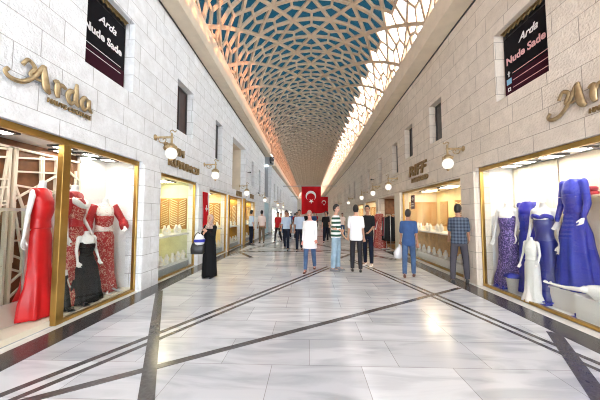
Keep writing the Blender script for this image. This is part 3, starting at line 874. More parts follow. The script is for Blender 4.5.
# wooden partition with a white criss-cross lattice on it
lt = thing('lattice_screen', 'tall brown screen with white criss-cross lattice behind the red gowns', 'screen', (-4.28, 2.5, .082))
MB().box(-.03, 0, 0, 2.2, 0, 2.45).build('board', M['brown'], lt)
rl = random.Random(3)
fr = MB()
for y in (.0, 1.02, 1.10, 1.72, 1.84, 2.16): fr.box(.001, .05, y, y + .035, 0, 2.45)
fr.box(.001, .05, 0, 2.2, 2.42, 2.45)
for (ya, yb) in ((.03, 1.02), (1.13, 1.72), (1.87, 2.16)):
    for k in range(12):
        z = .1 + k * .2; a = rl.uniform(-.35, .45); b = z + a
        xo = .026 + .012 * rl.random(); fr.bar((xo, ya, min(max(z, .03), 2.4)), (xo, yb, min(max(b, .03), 2.4)), .026, .03, (1, 0, 0))
    for k in range(int(4 + 8 * (yb - ya))):
        y = ya + (yb - ya) * rl.random(); z = rl.uniform(0, 1.9); xo = .026 + .012 * rl.random(); fr.bar((xo, y, z), (xo, min(yb, max(ya, y + rl.uniform(-.25, .25))), min(2.4, z + rl.uniform(.5, 1.1))), .026, .03, (1, 0, 0))
fr.build('lattice', M['cream'], lt)
sc = thing('glass_screen', 'low glass screen in a pale metal frame beside the gold post', 'screen', (-3.98, 3.18, .082), R(-4))
MB().box(-.018, .018, 0, .035, 0, 1.56).box(-.018, .018, .36, .40, 0, 1.56).box(-.018, .018, .035, .36, 1.52, 1.56).box(-.018, .018, .035, .36, 0, .30).build('frame', M['silver'], sc)
MB().box(-.006, .006, .036, .359, .301, 1.519).build('pane', G_CASE, sc)
for i, (y, x) in enumerate([(4.05, -3.98), (4.55, -3.95), (5.0, -3.98), (4.8, -4.2), (4.3, -4.22), (3.2, -4.0), (2.7, -4.0)]):
    light_panel(x - .085, x + .085, y - .10, y + .10, 2.655, E_SOFT, 'small square downlight set in the ceiling of the red dress window')

def arms_lace(t, J): pass
mannequin('white mannequin in a plain red satin mermaid gown left of the gold post', -3.96, 3.74, .10, -75, 1.86, dict(armL=2, outL=16, elbL=6, armR=0, outR=18, elbR=4), MERMAID, M['red'], covered='none', sleeve_m=M['red'], wd=.72)
mannequin('mannequin in a red and white beaded gown with pale fur collar, behind the post', -3.98, 4.30, .10, -70, 1.86, dict(armL=8, outL=8, elbL=20, armR=0, outR=8, elbR=10), SHEATH, M['redlace2'], covered='short', sleeve_m=M['redsheer'],
          parts=lambda t, J: MB().tube(smooth_pts([(-.15, .03, 1.38), (-.13, .11, 1.33), (0, .13, 1.28), (.13, .11, 1.33), (.15, .03, 1.38), (.08, -.08, 1.46), (-.08, -.08, 1.46), (-.15, .03, 1.38)], 5), .042, 10).build('collar', M['ivory'], t, True))
def slit_leg(t, J): pass
mannequin('mannequin in a red lace gown with sheer puffed sleeves by the white end panel', -4.0, 5.0, .082, -125, 1.70, dict(armL=16, outL=28, elbL=48, inL=35, armR=2, outR=16, elbR=20), SHEATH, M['redlace'], covered='none', sleeve_m=M['whitelace'], puff=False,
          parts=lambda t, J: [MB().tube(smooth_pts([J['sh' + k] + Vector((-.02 * sd, 0, .03)), J['sh' + k] * .5 + J['el' + k] * .5, J['el' + k], J['el' + k] * .4 + J['wr' + k] * .6, J['el' + k] * .15 + J['wr' + k] * .85], 4), [.07] * 5 + [.066] * 4 + [.08] * 4 + [.08] * 3 + [.04], 14).build('sleeve', M['redsheer'], t, True) for k, sd in (('L', -1), ('R', 1))])
mannequin('small white mannequin in a black halter gown between the red lace gowns', -3.80, 4.38, .10, -100, 1.12, dict(armL=2, outL=8, elbL=14, armR=6, outR=10, elbR=18), ALINE, M['blackcloth'], folds=8, wd=1.02)
mannequin('small white mannequin in a wide black skirt at the foot of the gold post', -3.80, 3.99, .082, -80, .62, dict(armL=2, outL=8, elbL=14, armR=6, outR=10), ALINE, M['blackcloth'], folds=8)
shoe_thing('silver sandal standing by the lace gown hem', -3.80, 4.80, .082, -60, M['silver'])
shoe_thing('silver sandal lying nearest the white end panel', -3.74, 5.02, .082, -80, M['silver'])
shoe_thing('black sandal on the display floor beside the gold post', -3.70, 3.98, .082, -100, M['black'])
shoe_thing('black sandal in front of the small black gown', -3.68, 4.20, .082, -85, M['black'])
cl = MB(); cl.loft([[(-3.95 + dx, 4.55 + dy, z) for dx, dy in ((-.16, -.3), (.16, -.28), (.17, .32), (-.15, .3))] for z in (.083, .095)])
tag(cl.build('floor_cloth', M['ivory'], None), 'white cloth laid flat on the display floor under the red lace gowns', 'cloth')

# ------------------------------------------------------------------ right dress shop window
room('right', 2.1, 6.0, 2.60, 0.58, .03, M['cream'], SW, SW, M['ivory'])
shop_window('right', 2.2, 5.98, 2.60, w=.08)
cu = MB(); rings = []
for k in range(25):
    y = 4.92 + 1.06 * k / 24; x = 4.545 + .018 * math.sin(k * 2.2); rings.append([(x, y, .032), (x + .012, y, .032), (x + .012, y, 2.58), (x, y, 2.58)])
cu.loft(rings); tag(cu.build('curtain', M['cream'], None, True), 'pale cream curtain hanging behind the blue gowns', 'curtain')
struct('wall_back', MB().box(4.56, 4.625, 2.1, 4.90, .031, 2.59), M['cornice'])
sh = thing('garment_shelf', 'tan wall shelf holding folded maroon cloth at the right edge', 'shelf', (4.55, 4.1, 1.83))
MB().box(-.22, 0, -.75, .45, 0, .03).build('board', M['cornice'], sh)
for yy in (-.6, .3): MB().bar((-.02, yy, -.16), (-.19, yy, -.005), .02, .02).build('bracket', M['dark'], sh)
for i, (yy, zz, w) in enumerate([(4.34, 1.862, .30), (4.33, 1.932, .27), (3.86, 1.862, .28)]):
    mb = MB(); mb.loft([ering(4.44, yy, zz + q * .068, .10 * e, w / 2 * e, 20, 5, .04, i) for q, e in ((0, .9), (.3, 1), (.7, 1), (1, .85))])
    tag(mb.build('folded_garment', M['maroon'], None, True), ['folded maroon garment at the bottom of the pair on the tan shelf', 'folded maroon garment on top of the pair on the tan shelf', 'single folded maroon garment at the near end of the tan shelf'][i], 'folded clothes', 'maroon clothes on the tan shelf')
for y, x in ((5.6, 4.25), (5.2, 4.2), (4.7, 4.25), (4.2, 4.2), (3.7, 4.25), (3.1, 4.2)):
    light_panel(x - .13, x + .13, y - .12, y + .12, 2.595, E_SOFT, 'square light panel set in the ceiling of the blue gown window')

mannequin('strapless purple sequin mermaid gown on a mannequin by the gold window frame', 4.20, 5.72, .032, 120, 1.68, dict(armL=0, outL=10, armR=0, outR=10), MERMAID, M['purple'])
mannequin('mannequin in a slim royal blue gown standing behind the white bucket', 4.36, 5.40, .032, 115, 1.80, dict(armL=6, outL=8, elbL=15, armR=0, outR=8), SHEATH, M['blue'], covered='none', sleeve_m=M['blue'], wd=.70)
mannequin('mannequin in a strapless deep blue gown behind the small white figure', 4.16, 4.80, .032, 110, 1.66, dict(armL=5, outL=10, elbL=12, armR=4, outR=9, elbR=10), SHEATH, M['navyb'],
          parts=lambda t, J: MB().tube(smooth_pts([(-.15, .04, 1.33), (-.09, .135, 1.36), (0, .12, 1.33), (.09, .135, 1.36), (.15, .04, 1.33), (.08, -.09, 1.32), (-.08, -.09, 1.32), (-.15, .04, 1.33)], 4), .035, 10).build('ruffle', M['blue'], t, True))
mannequin('small white mannequin in a white gown in front of the deep blue gown', 3.95, 4.84, .032, 105, 1.07, dict(armL=10, outL=14, elbL=30, armR=2, outR=12, elbR=12), [(0, .30, .26, -.02, .07)] + SHEATH[1:], M['ivory'], covered='none', sleeve_m=M['ivory'])
pl = thing('display_plinth', 'cream plinth under the wide bright blue gown', 'plinth', (4.28, 4.38, .032))
MB().box(-.22, .22, -.26, .26, 0, .30).build('body', M['ivory'], pl); MB().box(-.235, .235, -.275, .275, .3005, .33).build('top', M['white'], pl)
mannequin('mannequin in a long-sleeved bright blue gown on the cream plinth', 4.28, 4.38, .364, 95, 1.78, dict(armL=4, outL=12, elbL=35, armR=2, outR=10, elbR=14), [(0, .34, .28, -.02, .09)] + ALINE[1:], M['bluel'], covered='long', sleeve_m=M['bluel'], wd=.72)
bk = thing('bucket', 'white bucket with blue cloth spilling over the rim', 'bucket', (4.00, 5.38, .033))
MB().lathe([(.075, 0), (.10, .27), (.105, .27), (.105, .285), (.092, .285), (.088, .26), (.068, .012)], n=24).build('pail', M['white'], bk, True)
MB().loft([ering(0, 0, z, r, r, 24, 5, .14, z * 30) for z, r in ((.287, .118), (.30, .125), (.34, .11), (.37, .05))]).build('cloth', M['bluel'], bk, True)
for i, (x, y, rz, lab) in enumerate([(4.03, 5.56, 60, 'blue shoe lying in front of the purple sequin gown'), (4.03, 4.62, 80, 'blue shoe in front of the plinth, farther from the camera'), (4.03, 4.08, 75, 'blue shoe at the near end of the window by the gold sill'), (4.03, 5.74, 70, 'blue shoe nearest the window frame post')]):
    shoe_thing(lab, x, y, .032, rz, M['bluel'], None, 1.15)
bx = thing('display_box', 'low white box under the reclining mannequin', 'box', (4.05, 3.72, .032))
MB().box(-.13, .13, -.34, .36, 0, .32).build('body', M['ivory'], bx); MB().box(-.14, .14, -.35, .37, .3205, .345).build('lid', M['white'], bx)
rec = thing('mannequin', 'white mannequin lying on the low white box with an arm stretched out', 'mannequin', (4.03, 2.70, .485))
J = joints(dict(armL=172, outL=2, elbL=8, armR=168, outR=4, elbR=16))
me, _ = body_mesh(J, 'body', .011, False, True)
me.transform(Matrix.Rotation(R(-90), 4, 'X') @ Matrix.Scale(.86, 4)); link('body', me, M['mann'], rec)

# ------------------------------------------------------------------ jewellers
def bust_proto():
    t = thing('necklace_bust', 'x', 'display bust')
    MB().loft([ering(0, y, z, rx, ry, 16) for z, rx, ry, y in ((0, .07, .05, 0), (.012, .07, .05, 0), (.02, .05, .035, 0), (.06, .085, .045, 0), (.13, .10, .05, 0), (.17, .085, .045, 0), (.195, .04, .034, -.005), (.24, .032, .032, -.005), (.25, .02, .02, -.005))]).build('form', M['white'], t, True)
    MB().tube(smooth_pts([(-.045, .0, .19), (-.055, .045, .14), (0, .062, .09), (.055, .045, .14), (.045, 0, .19)], 4), .006, 6).build('necklace', M['jewel'], t, True)
    return t
BUST = [None]
def bust(x, y, z, rz, label, group):
    if BUST[0] is None:
        BUST[0] = bust_proto(); BUST[0].location = (x, y, z); BUST[0].rotation_euler = (0, 0, rz); BUST[0]['label'] = label; BUST[0]['group'] = group; return BUST[0]
    return dup(BUST[0], (x, y, z), rz, label, group)
PANEL = [None]
def chain_panel(x, y, z, rz, label, group, m=None):
    """board with fanned rows of gold chains; front faces local +Y"""
    if PANEL[0] is None:
        t = thing('chain_board', label, 'jewellery board', (x, y, z), rz, group)
        MB().box(-.30, .30, -.02, 0, 0, .95).build('board', pbr('amber_board', (.42, .21, .06), .5), t)
        for k in range(12):
            zz = .08 + k * .07; mb = MB()
            for sd in (-1, 1):
                mb.tube(smooth_pts([(.03 * sd, .012, zz - .03), (.12 * sd, .03, zz - .005 + .02), (.20 * sd, .03, zz + .035), (.27 * sd, .012, zz + .075)], 3), [.009 + .004 * (i % 2) for i in range(10)], 6)
            mb.build('chain', M['jewel'], t, True)
        PANEL[0] = t; return t
    return dup(PANEL[0], (x, y, z), rz, label, group)
def counter(side, X, y0, y1, label, front, z_top=.98):
    """glass-fronted display counter: plinth, lower tray, upper shelf, glass"""
    sg = -1 if side == 'left' else 1; L = y1 - y0
    t = thing('display_counter', label, 'counter', (X + sg * .32, (y0 + y1) / 2, .035))
    MB().box(-.30, .30, -L / 2, L / 2, 0, .16).build('plinth', M['grey'] if front == 'glass' else M['white'], t)
    MB().box(-.29, .29, -L / 2 + .01, L / 2 - .01, .1605, .22).build('tray', M['white'], t)
    if front == 'wood':
        a, b = sorted((sg * .06, sg * .29)); MB().box(a, b, -L / 2 + .01, L / 2 - .01, .2205, z_top - .05).build('cabinet', M['oak'], t)
        n = max(2, int(L / .55))
        for k in range(n):
            yy = -L / 2 + .06 + (L - .12) * (k + .5) / n; w = (L - .12) / n / 2 - .02
            c, d = sorted((sg * .045, sg * .0595)); dr = MB().box(c, d, yy - w, yy + w, .62, z_top - .09).build('drawer', M['oak'], t)
            kx = sg * .04; MB().ell((kx, yy, .74), (.014, .014, .014), 8, 6).build('knob', M['gold'], dr, True)
    MB().box(-.30, .30, -L / 2, L / 2, z_top - .049, z_top).build('shelf', M['white'], t, bevel=.005)
    return t
def jeweller(side, w, lab, m_back, m_side, em, front, panels=2, nb=6, seed=0, top=True, floor=.03):
    y0, y1, _, z1 = w; sg = -1 if side == 'left' else 1; X = XL if side == 'left' else XR
    xf, xb = room(side, y0 - .02, y1 + .02, z1, 1.15, floor, m_back, m_side, SW, M['cream'])
    shop_window(side, y0, y1, z1, w=.07)
    rz = R(-90) if side == 'left' else R(90); rr = random.Random(seed)
    counter(side, X + sg * .17, y0 + .12, y1 - .12, 'display counter running along ' + lab, front)
    for k in range(nb):
        y = y0 + .3 + (y1 - y0 - .6) * k / max(1, nb - 1)
        bust(X + sg * (.34 + .06 * (k % 2)), y, .035 + .981, rz + rr.uniform(-.3, .3), 'white bust on the counter top in ' + lab, 'busts on the counter in ' + lab)
        bust(X + sg * (.30), y + .06, .035 + .221, rz + rr.uniform(-.3, .3), 'white bust in the low tray in ' + lab, 'busts in the low tray in ' + lab)
    for k in range(panels):
        y = y0 + (y1 - y0) * (k + .5) / panels
        chain_panel(xb - sg * .0225, y, 1.12, rz, 'gold chain board at the back of ' + lab, 'chain boards in ' + lab)
    for k in range(2):
        b = chain_panel(X + sg * (.60 + .56 * k), y1 - .004, 1.12, PI, 'gold chain board on the end wall of ' + lab, 'end wall chain boards in ' + lab); b.scale = (.88, 1, 1)
    n = 3 if y1 - y0 > 3 else 2
    for k in range(n):
        y = y0 + (y1 - y0) * (k + .5) / n; a, b = sorted((X + sg * .62, X + sg * 1.02))
        light_panel(a, b, y - .28, y + .28, z1 - .005, em, 'light panel in the ceiling of ' + lab)
    return xf, xb
jeweller('left', L_SHOPS[1], 'the jeweller next to the red gowns', M['yellow'], M['green'], E_YEL, 'glass', 3, 6, 1)
jeweller('left', L_SHOPS[2], 'the jeweller behind the woman in black', M['yellow'], M['yellow'], E_YEL, 'glass', 2, 5, 2)
jeweller('left', L_SHOPS[3], 'the gold shop below the wall niche', M['yellow'], M['gold'], E_YEL, 'glass', 2, 5, 3)
jeweller('left', L_SHOPS[4], 'the gold shop before the grey recess', M['yellow'], M['gold'], E_YEL, 'glass', 2, 4, 4)
jeweller('right', R_SHOPS[1], 'the jeweller by the checked shirt man', M['yellow'], M['cream'], E_WARM, 'wood', 4, 11, 5)
jeweller('right', R_SHOPS[3], 'the jeweller past the clothes shop', M['cream'], M['cream'], E_WARM, 'wood', 2, 4, 6)
jeweller('right', R_SHOPS[4], 'the farthest lit jeweller opposite the recess', M['cream'], M['cream'], E_WARM, 'wood', 2, 4, 7)
# mirror panel and hanging sign in the jewellers
for i, y in enumerate((6.9, 7.45)):
    mp = thing('mirror_panel', ['tall greenish mirror at the back of the jeweller next to the red gowns', 'narrower greenish mirror next to the tall one in the jeweller next to the red gowns'][i], 'mirror', (XL - 1.40, y, .04))
    MB().box(-.01, .012, -.17 + .05 * i, .17, 0, 2.3).build('glass', M['green'], mp); MB().box(-.012, .02, -.20 + .05 * i, -.17 + .05 * i, 0, 2.3).box(-.012, .02, .17, .20, 0, 2.3).build('frame', M['gold'], mp)
hs = thing('hanging_sign', 'small dark sign with white marks hanging in the jeweller window above the blue shirt', 'sign', (XR + .22, 10.15, 1.78))
MB().box(-.008, .008, -.17, .17, 0, .52).build('board', pbr('sign_plum', (.10, .03, .07), .5), hs)
mk = MB(); mk.box(-.012, -.0085, -.10, .10, .36, .40).box(-.012, -.0085, -.02, .02, .31, .45).box(-.012, -.0085, -.12, .12, .10, .14).box(-.012, -.0085, -.09, .09, .19, .22); mk.build('mark', M['ink'], hs)
MB().bar((0, -.14, .52), (0, -.14, .62), .006, .006).bar((0, .14, .52), (0, .14, .62), .006, .006).build('wire', M['silver'], hs)

# ------------------------------------------------------------------ wall signs
def ribbon(strokes, name, m, parent, side, X, Y, Z, k=1.0):
    """brush strokes (lists of (u, v, width)) as solid raised letters"""
    mb = MB()
    for st in strokes:
        P = smooth_pts([(u, v, w) for u, v, w in st], 6)
        pts = [Vector((p.x * k, p.y * k, .045)) for p in P]; rad = [max(.004, p.z * k * .62) for p in P]
        mb.tube(pts, rad, 10, .55 / 1.0, (0, 0, 1))
    me = mb.mesh(name, True); on_wall(me, side, X, Y, Z)
    return link(name, me, m, parent)
# swash-A, r, d, a of the shop's script name
SC_A = [[(-.02, .10, .05), (-.06, .03, .05), (.02, -.03, .06), (.18, .00, .06), (.34, .16, .055), (.46, .38, .06), (.52, .40, .04)],
        [(.48, .40, .07), (.50, .22, .10), (.54, .06, .10), (.60, .00, .05)], [(.16, .26, .05), (.24, .38, .05), (.34, .30, .06), (.28, .16, .05), (.42, .14, .04), (.54, .18, .035)]]
SC_R = [[(.66, .24, .05), (.72, .26, .08), (.72, .10, .09), (.74, .00, .06)], [(.73, .14, .04), (.80, .25, .06), (.88, .22, .05)]]
SC_D = [[(1.06, .22, .05), (.98, .24, .07), (.92, .12, .08), (.98, .00, .06), (1.06, .06, .05)], [(1.10, .42, .05), (1.09, .26, .08), (1.09, .08, .08), (1.16, .00, .04)]]
SC_AA = [[(1.36, .20, .05), (1.28, .24, .07), (1.21, .12, .08), (1.27, .00, .06), (1.35, .06, .05)], [(1.38, .24, .07), (1.38, .08, .08), (1.46, .00, .04)]]
def script_sign(label, side, X, Y, Z, k):
    t = thing('shop_sign', label, 'sign')
    for nm, st in (('letter', SC_A), ('letter', SC_R), ('letter', SC_D), ('letter', SC_AA)):
        ribbon(st, nm, M['bronze_l'], t, side, X, Y, Z, k)
    return t
def sign_text(t, s, size, side, X, Y, Z, m, depth=.03, shear=0, bold=.006, out=.02, name='lettering', align='LEFT', ux=1.0):
    me = text_mesh(s, size, depth, shear, align, bold); me.transform(Matrix.Translation((0, 0, out)) @ Matrix.Diagonal((ux, 1, 1, 1))); on_wall(me, side, X, Y, Z)
    return link(name, me, m, t)
s = script_sign('large bronze script shop sign on the white wall above the red gowns', 'left', XL, 2.80, 3.15, .78)
sign_text(s, 'HAUTE COUTURE', 0.085, 'left', XL, 3.26, 3.045, M['bronze'], .02, .1, .003)
s = script_sign('large bronze script shop sign on the beige wall above the blue gowns', 'right', XR, 4.06, 3.02, .84)
sign_text(s, 'HAUTE COUTURE', 0.085, 'right', XR, 3.55, 2.90, M['bronze'], .02, .1, .003)
s = thing('shop_sign', 'two-row bronze letter sign beside the first globe lamp on the white wall', 'sign')
sign_text(s, 'SALIM', .26, 'left', XL, 6.05, 3.12, M['bronze'], .05, 0, .010, ux=1.45)
sign_text(s, 'KUYUMCU', .27, 'left', XL, 6.25, 2.79, M['bronze'], .06, 0, .010, ux=1.35)
s = thing('shop_sign', 'bronze letter sign in two rows above the jeweller window on the beige wall', 'sign')
sign_text(s, 'RIFF', .52, 'right', XR, 9.85, 2.95, M['bronze'], .06, .15, .014, ux=1.5)
sign_text(s, 'DIAMOND', .20, 'right', XR, 9.60, 2.71, M['bronze'], .05, .1, .010, ux=1.35)
s = thing('shop_sign', 'small bronze letter sign under the globe lamp of the gold shops', 'sign')
sign_text(s, 'ALTIN', .34, 'left', XL, 12.3, 2.48, M['bronze'], .05, 0, .01)
s = thing('shop_sign', 'small bronze letter sign at the far end of the white wall', 'sign')
sign_text(s, 'ALTIN', .34, 'left', XL, 15.2, 2.55, M['bronze'], .05, 0, .01)

# posters in the two upper windows
def poster(label, side, w, icons):
    y0, y1, z0, z1 = w; sg = -1 if side == 'left' else 1; X = (XL if side == 'left' else XR) + sg * .16
    t = thing('poster', label, 'poster'); a, b = sorted((X, X + sg * .012))
    h = z1 - z0; MB().box(a, b, y0 + .05, y1 - .05, z0 + .02, z1 - .14).build('sheet', M['poster'], t)
    a2, b2 = sorted((X - sg * .004, X - sg * .0005)); MB().box(a2, b2, y0 + .05, y1 - .05, z0 + .02, z0 + .42).build('lower_band', M['posterl'], t)
    Yl = (y0 if side == 'left' else y1); d = 1 if side == 'left' else -1
    Xf = X - sg * .006
    def T(s, u, v, size, m, shear=0, bold=.003): sign_text(t, s, size, side, Xf, Yl + d * u, z0 + v, m, .004, shear, bold, .003, 'text')
    T('Arda', .40 if not icons else .42, .98 if not icons else .95, .20, M['ink'], .35, .004)
    T('Nude Sade', .10, .68, .195, M['inkp'] if icons else M['ink'], 0, .006)
    a3, b3 = sorted((Xf - sg * .004, Xf))
    yy = sorted((Yl + d * .16, Yl + d * .95))
    if not icons:
        MB().box(a3, b3, *yy, z0 + .455, z0 + .465).box(a3, b3, *yy, z0 + .335, z0 + .345).build('rule', M['ink'], t)
    else:
        mb = MB()
        for k, v in enumerate((.46, .32, .18)): mb.box(a3, b3, *sorted((Yl + d * .24, Yl + d * .98)), z0 + v, z0 + v + .012)
        mb.build('rule', M['inkp'], t)
        for k, (v, m) in enumerate(((.435, 'ink'), (.285, 'inkb'), (.15, 'ink'))):
            mb = MB(); yc = Yl + d * .15
            if k == 0: mb.box(a3, b3, yc - .012, yc + .012, z0 + v, z0 + v + .11).box(a3, b3, yc - .03, yc + .03, z0 + v + .06, z0 + v + .08)
            elif k == 1: mb.box(a3, b3, yc - .06, yc + .06, z0 + v, z0 + v + .11)
            else: mb.box(a3, b3, yc - .035, yc + .035, z0 + v, z0 + v + .015).box(a3, b3, yc - .035, yc + .035, z0 + v + .055, z0 + v + .07).box(a3, b3, yc - .035, yc - .02, z0 + v + .015, z0 + v + .055).box(a3, b3, yc + .02, yc + .035, z0 + v + .015, z0 + v + .055)
            mb.build('icon', M[m], t)
    vb = MB()
    for k in range(9):
        yk = y0 + .06 + (y1 - y0 - .12) * (k + .5) / 9
        vb.tube([(X - sg * .03, yk - .045, z1 - .03), (X - sg * .04, yk, z1 - .09), (X - sg * .03, yk + .045, z1 - .03)], .014, 6)
    vb.box(*sorted((X - sg * .06, X + sg * .01)), y0 + .05, y1 - .05, z1 - .030, z1 - .005).build('valance', M['bronze'], t)
    return t
poster('black poster with white writing in the upper window of the white wall', 'left', L_WINS[1], False)
poster('black poster with pink writing and three icons in the upper window of the beige wall', 'right', R_WINS[1], True)

# ------------------------------------------------------------------ globe wall lamps
def lamp_proto(label):
    """bracket leaves the wall along local +X"""
    t = thing('wall_lamp', label, 'wall lamp', (0, 0, 0), 0, 'globe lamps on bronze brackets')
    MB().lathe([(.075, 0), (.075, .012), (.055, .025), (.03, .045)], axis='x').build('wall_plate', M['bronze_l'], t, True)
    ar = MB(); ar.box(0.03, .48, -.022, .022, -.022, .022); ar.box(.42, .465, -.02, .02, -.18, .10)
    ar.build('bracket', M['bronze_l'], t, bevel=.006)
    sc2 = MB(); sc2.tube(smooth_pts([(.08, 0, -.02), (.13, 0, -.12), (.24, 0, -.13), (.29, 0, -.06), (.24, 0, -.03), (.20, 0, -.07)], 5), .012, 8)
    sc2.build('scroll', M['bronze_l'], t, True)
    MB().tube(smooth_pts([(.44, 0, .09), (.40, 0, .15), (.46, 0, .18), (.52, 0, .13), (.56, 0, .17)], 5), .012, 8).build('scroll', M['bronze_l'], t, True)
    cp = MB(); cp.lathe([(.03, -.14), (.08, -.175), (.125, -.23), (.13, -.28), (.115, -.28), (.07, -.20)], (.44, 0, 0), 20)
    for k in range(8):
        a = 2 * PI * k / 8; cp.ell((.44 + .128 * math.cos(a), .128 * math.sin(a), -.245), (.022, .022, .035), 8, 6)
    cp.build('crown', M['bronze_l'], t, True)
    MB().ell((.44, 0, -.40), (.145, .145, .145), 24, 16).build('globe', E_GLOBE, t, True)
    MB().lathe([(.02, -.59), (.035, -.57), (.05, -.54)], (.44, 0, 0), 12).build('finial', M['bronze_l'], t, True)
    return t
LAMPS = [('left', 5.72, 3.30, 'globe lamp on a bronze bracket beside the two-row sign on the white wall'),
         ('left', 8.50, 3.22, 'globe lamp on a bronze bracket above the red banner by the woman in black'),
         ('left', 12.9, 3.0, 'globe lamp under the niche of the white wall'), ('left', 18.2, 2.95, 'globe lamp just before the grey recess'),
         ('left', 26.0, 2.9, 'globe lamp just past the grey recess'), ('left', 31.5, 2.9, 'farther of the two globe lamps past the grey recess'),
         ('right', 6.42, 3.16, 'globe lamp on a bronze bracket above the man in the checked shirt'),
         ('right', 11.2, 3.10, 'globe lamp above the cream pilaster by the clothes shop'), ('right', 13.9, 3.06, 'second globe lamp down the beige wall from the letter sign'),
         ('right', 16.9, 3.02, 'third globe lamp down the beige wall from the letter sign'), ('right', 22.5, 2.95, 'fourth globe lamp down the beige wall from the letter sign'), ('right', 30, 2.9, 'farthest globe lamp of the beige wall')]
proto = None
for sd, y, z, lab in LAMPS:
    X = XL if sd == 'left' else XR; rz = 0 if sd == 'left' else PI
    if proto is None: proto = lamp_proto(lab); proto.location = (X, y, z); proto.scale = (.86, .92, .92)
    else: dup(proto, (X, y, z), rz, lab)

# ------------------------------------------------------------------ flags and banner
FY = 35.0
pole = MB(); pole.tube([(XL + .01, FY, 5.42), (XR - .01, FY, 5.42)], .05, 10)
tag(pole.build('crossbar', M['grey'], None, True), 'nearer grey bar across the hall that carries the large red flag', 'bar')
def flag(name, label, x, y, z, w, h, k=1.0, emblem=True):
    t = thing(name, label, 'flag', (x, y, z))
    mb = MB(); nx, nz = 24, 14
    def F(u, v): return (u * w - w / 2, .06 * math.sin(u * 9 + v * 2) * v + .03 * math.sin(u * 17), -v * h - .10 * v * (1 - u) * 2)
    for s2 in (0, 1):
        o = len(mb.v)
        for j in range(nz + 1):
            for i in range(nx + 1):
                p = F(i / nx, j / nz); mb.v.append((p[0], p[1] + s2 * .012, p[2]))
        for j in range(nz):
            for i in range(nx):
                q = (o + j * (nx + 1) + i, o + j * (nx + 1) + i + 1, o + (j + 1) * (nx + 1) + i + 1, o + (j + 1) * (nx + 1) + i); mb.f.append(q)
    mb.build('cloth', M['flag'], t, True)
    if emblem:
        # crescent opens downwards, star below it, both turned with the vertically hung flag
        cx_, cz = -.02 * w, -.36 * h; r1, r2 = .265 * w, .212 * w; off = .075 * w
        em = MB(); n = 40; out, inn = [], []
        dd = off; xx = (r1 * r1 - r2 * r2 + dd * dd) / (2 * dd); a1 = math.acos(max(-1, min(1, xx / r1))); a2 = math.acos(max(-1, min(1, (xx - dd) / r2)))
        for i in range(n + 1):
            a = a1 + (2 * PI - 2 * a1) * i / n; b = a2 + (2 * PI - 2 * a2) * i / n
            P1 = (r1 * math.cos(a), r1 * math.sin(a)); P2 = (dd + r2 * math.cos(b), r2 * math.sin(b))
            for L, q in ((out, P1), (inn, P2)): L.append((cx_ + q[1], -.035, cz - q[0]))
        vs = out + inn; m2 = n + 1
        vs2 = vs + [(x2, -.075, z2) for x2, _, z2 in vs]; N2 = len(vs)
        fs = []
        for i in range(n):
            fs += [(i, i + 1, m2 + i + 1, m2 + i), (N2 + i, N2 + m2 + i, N2 + m2 + i + 1, N2 + i + 1), (i, N2 + i, N2 + i + 1, i + 1), (m2 + i, m2 + i + 1, N2 + m2 + i + 1, N2 + m2 + i)]
        em.add(vs2, fs); em.build('crescent', M['flagw'], t)
        st = MB(); sx, sz, rs = cx_ + .02 * w, cz - r1 * 1.02, .135 * w
        ring = []
        for i in range(10):
            a = -PI / 2 + PI * i / 5; rr2 = rs if i % 2 == 0 else rs * .382; ring.append((sx + rr2 * math.cos(a), sz + rr2 * math.sin(a)))
        vs = [(x2, -.075, z2) for x2, z2 in ring] + [(x2, -.03, z2) for x2, z2 in ring]
        st.add(vs, [tuple(range(10)), tuple(range(19, 9, -1))] + [(i, (i + 1) % 10, 10 + (i + 1) % 10, 10 + i) for i in range(10)])
        st.build('star', M['flagw'], t)
    return t
flag('flag', 'large red flag with white crescent and star hung from the crossbar', .30, FY - .11, 5.36, 2.6, 3.55)
flag('flag', 'second red flag half hidden behind the large one', 2.85, 49.89, 5.0, 1.5, 2.9)
tag(MB().tube([(XL + .01, 50, 5.05), (XR - .01, 50, 5.05)], .04, 10).build('crossbar', M['grey'], None, True), 'farther grey bar across the hall, carrying the second red flag', 'bar')
rb = thing('banner', 'narrow red hanging banner with a white mark beside the woman in black', 'banner', (XL + .07, 8.50, 1.15))
mb = MB(); mb.loft([[(-.004 + .02 * math.sin(z * 4), -.20, z), (.010 + .02 * math.sin(z * 4), -.20, z), (.010 + .02 * math.sin(z * 4 + .6), .20, z), (-.004 + .02 * math.sin(z * 4 + .6), .20, z)] for z in (0, .2, .4, .6, .8, 1.0, 1.15)]); mb.build('cloth', M['flag'], rb)
MB().box(.034, .04, -.09, .09, .58, .63).box(.034, .04, -.03, .03, .52, .72).build('mark', M['flagw'], rb)

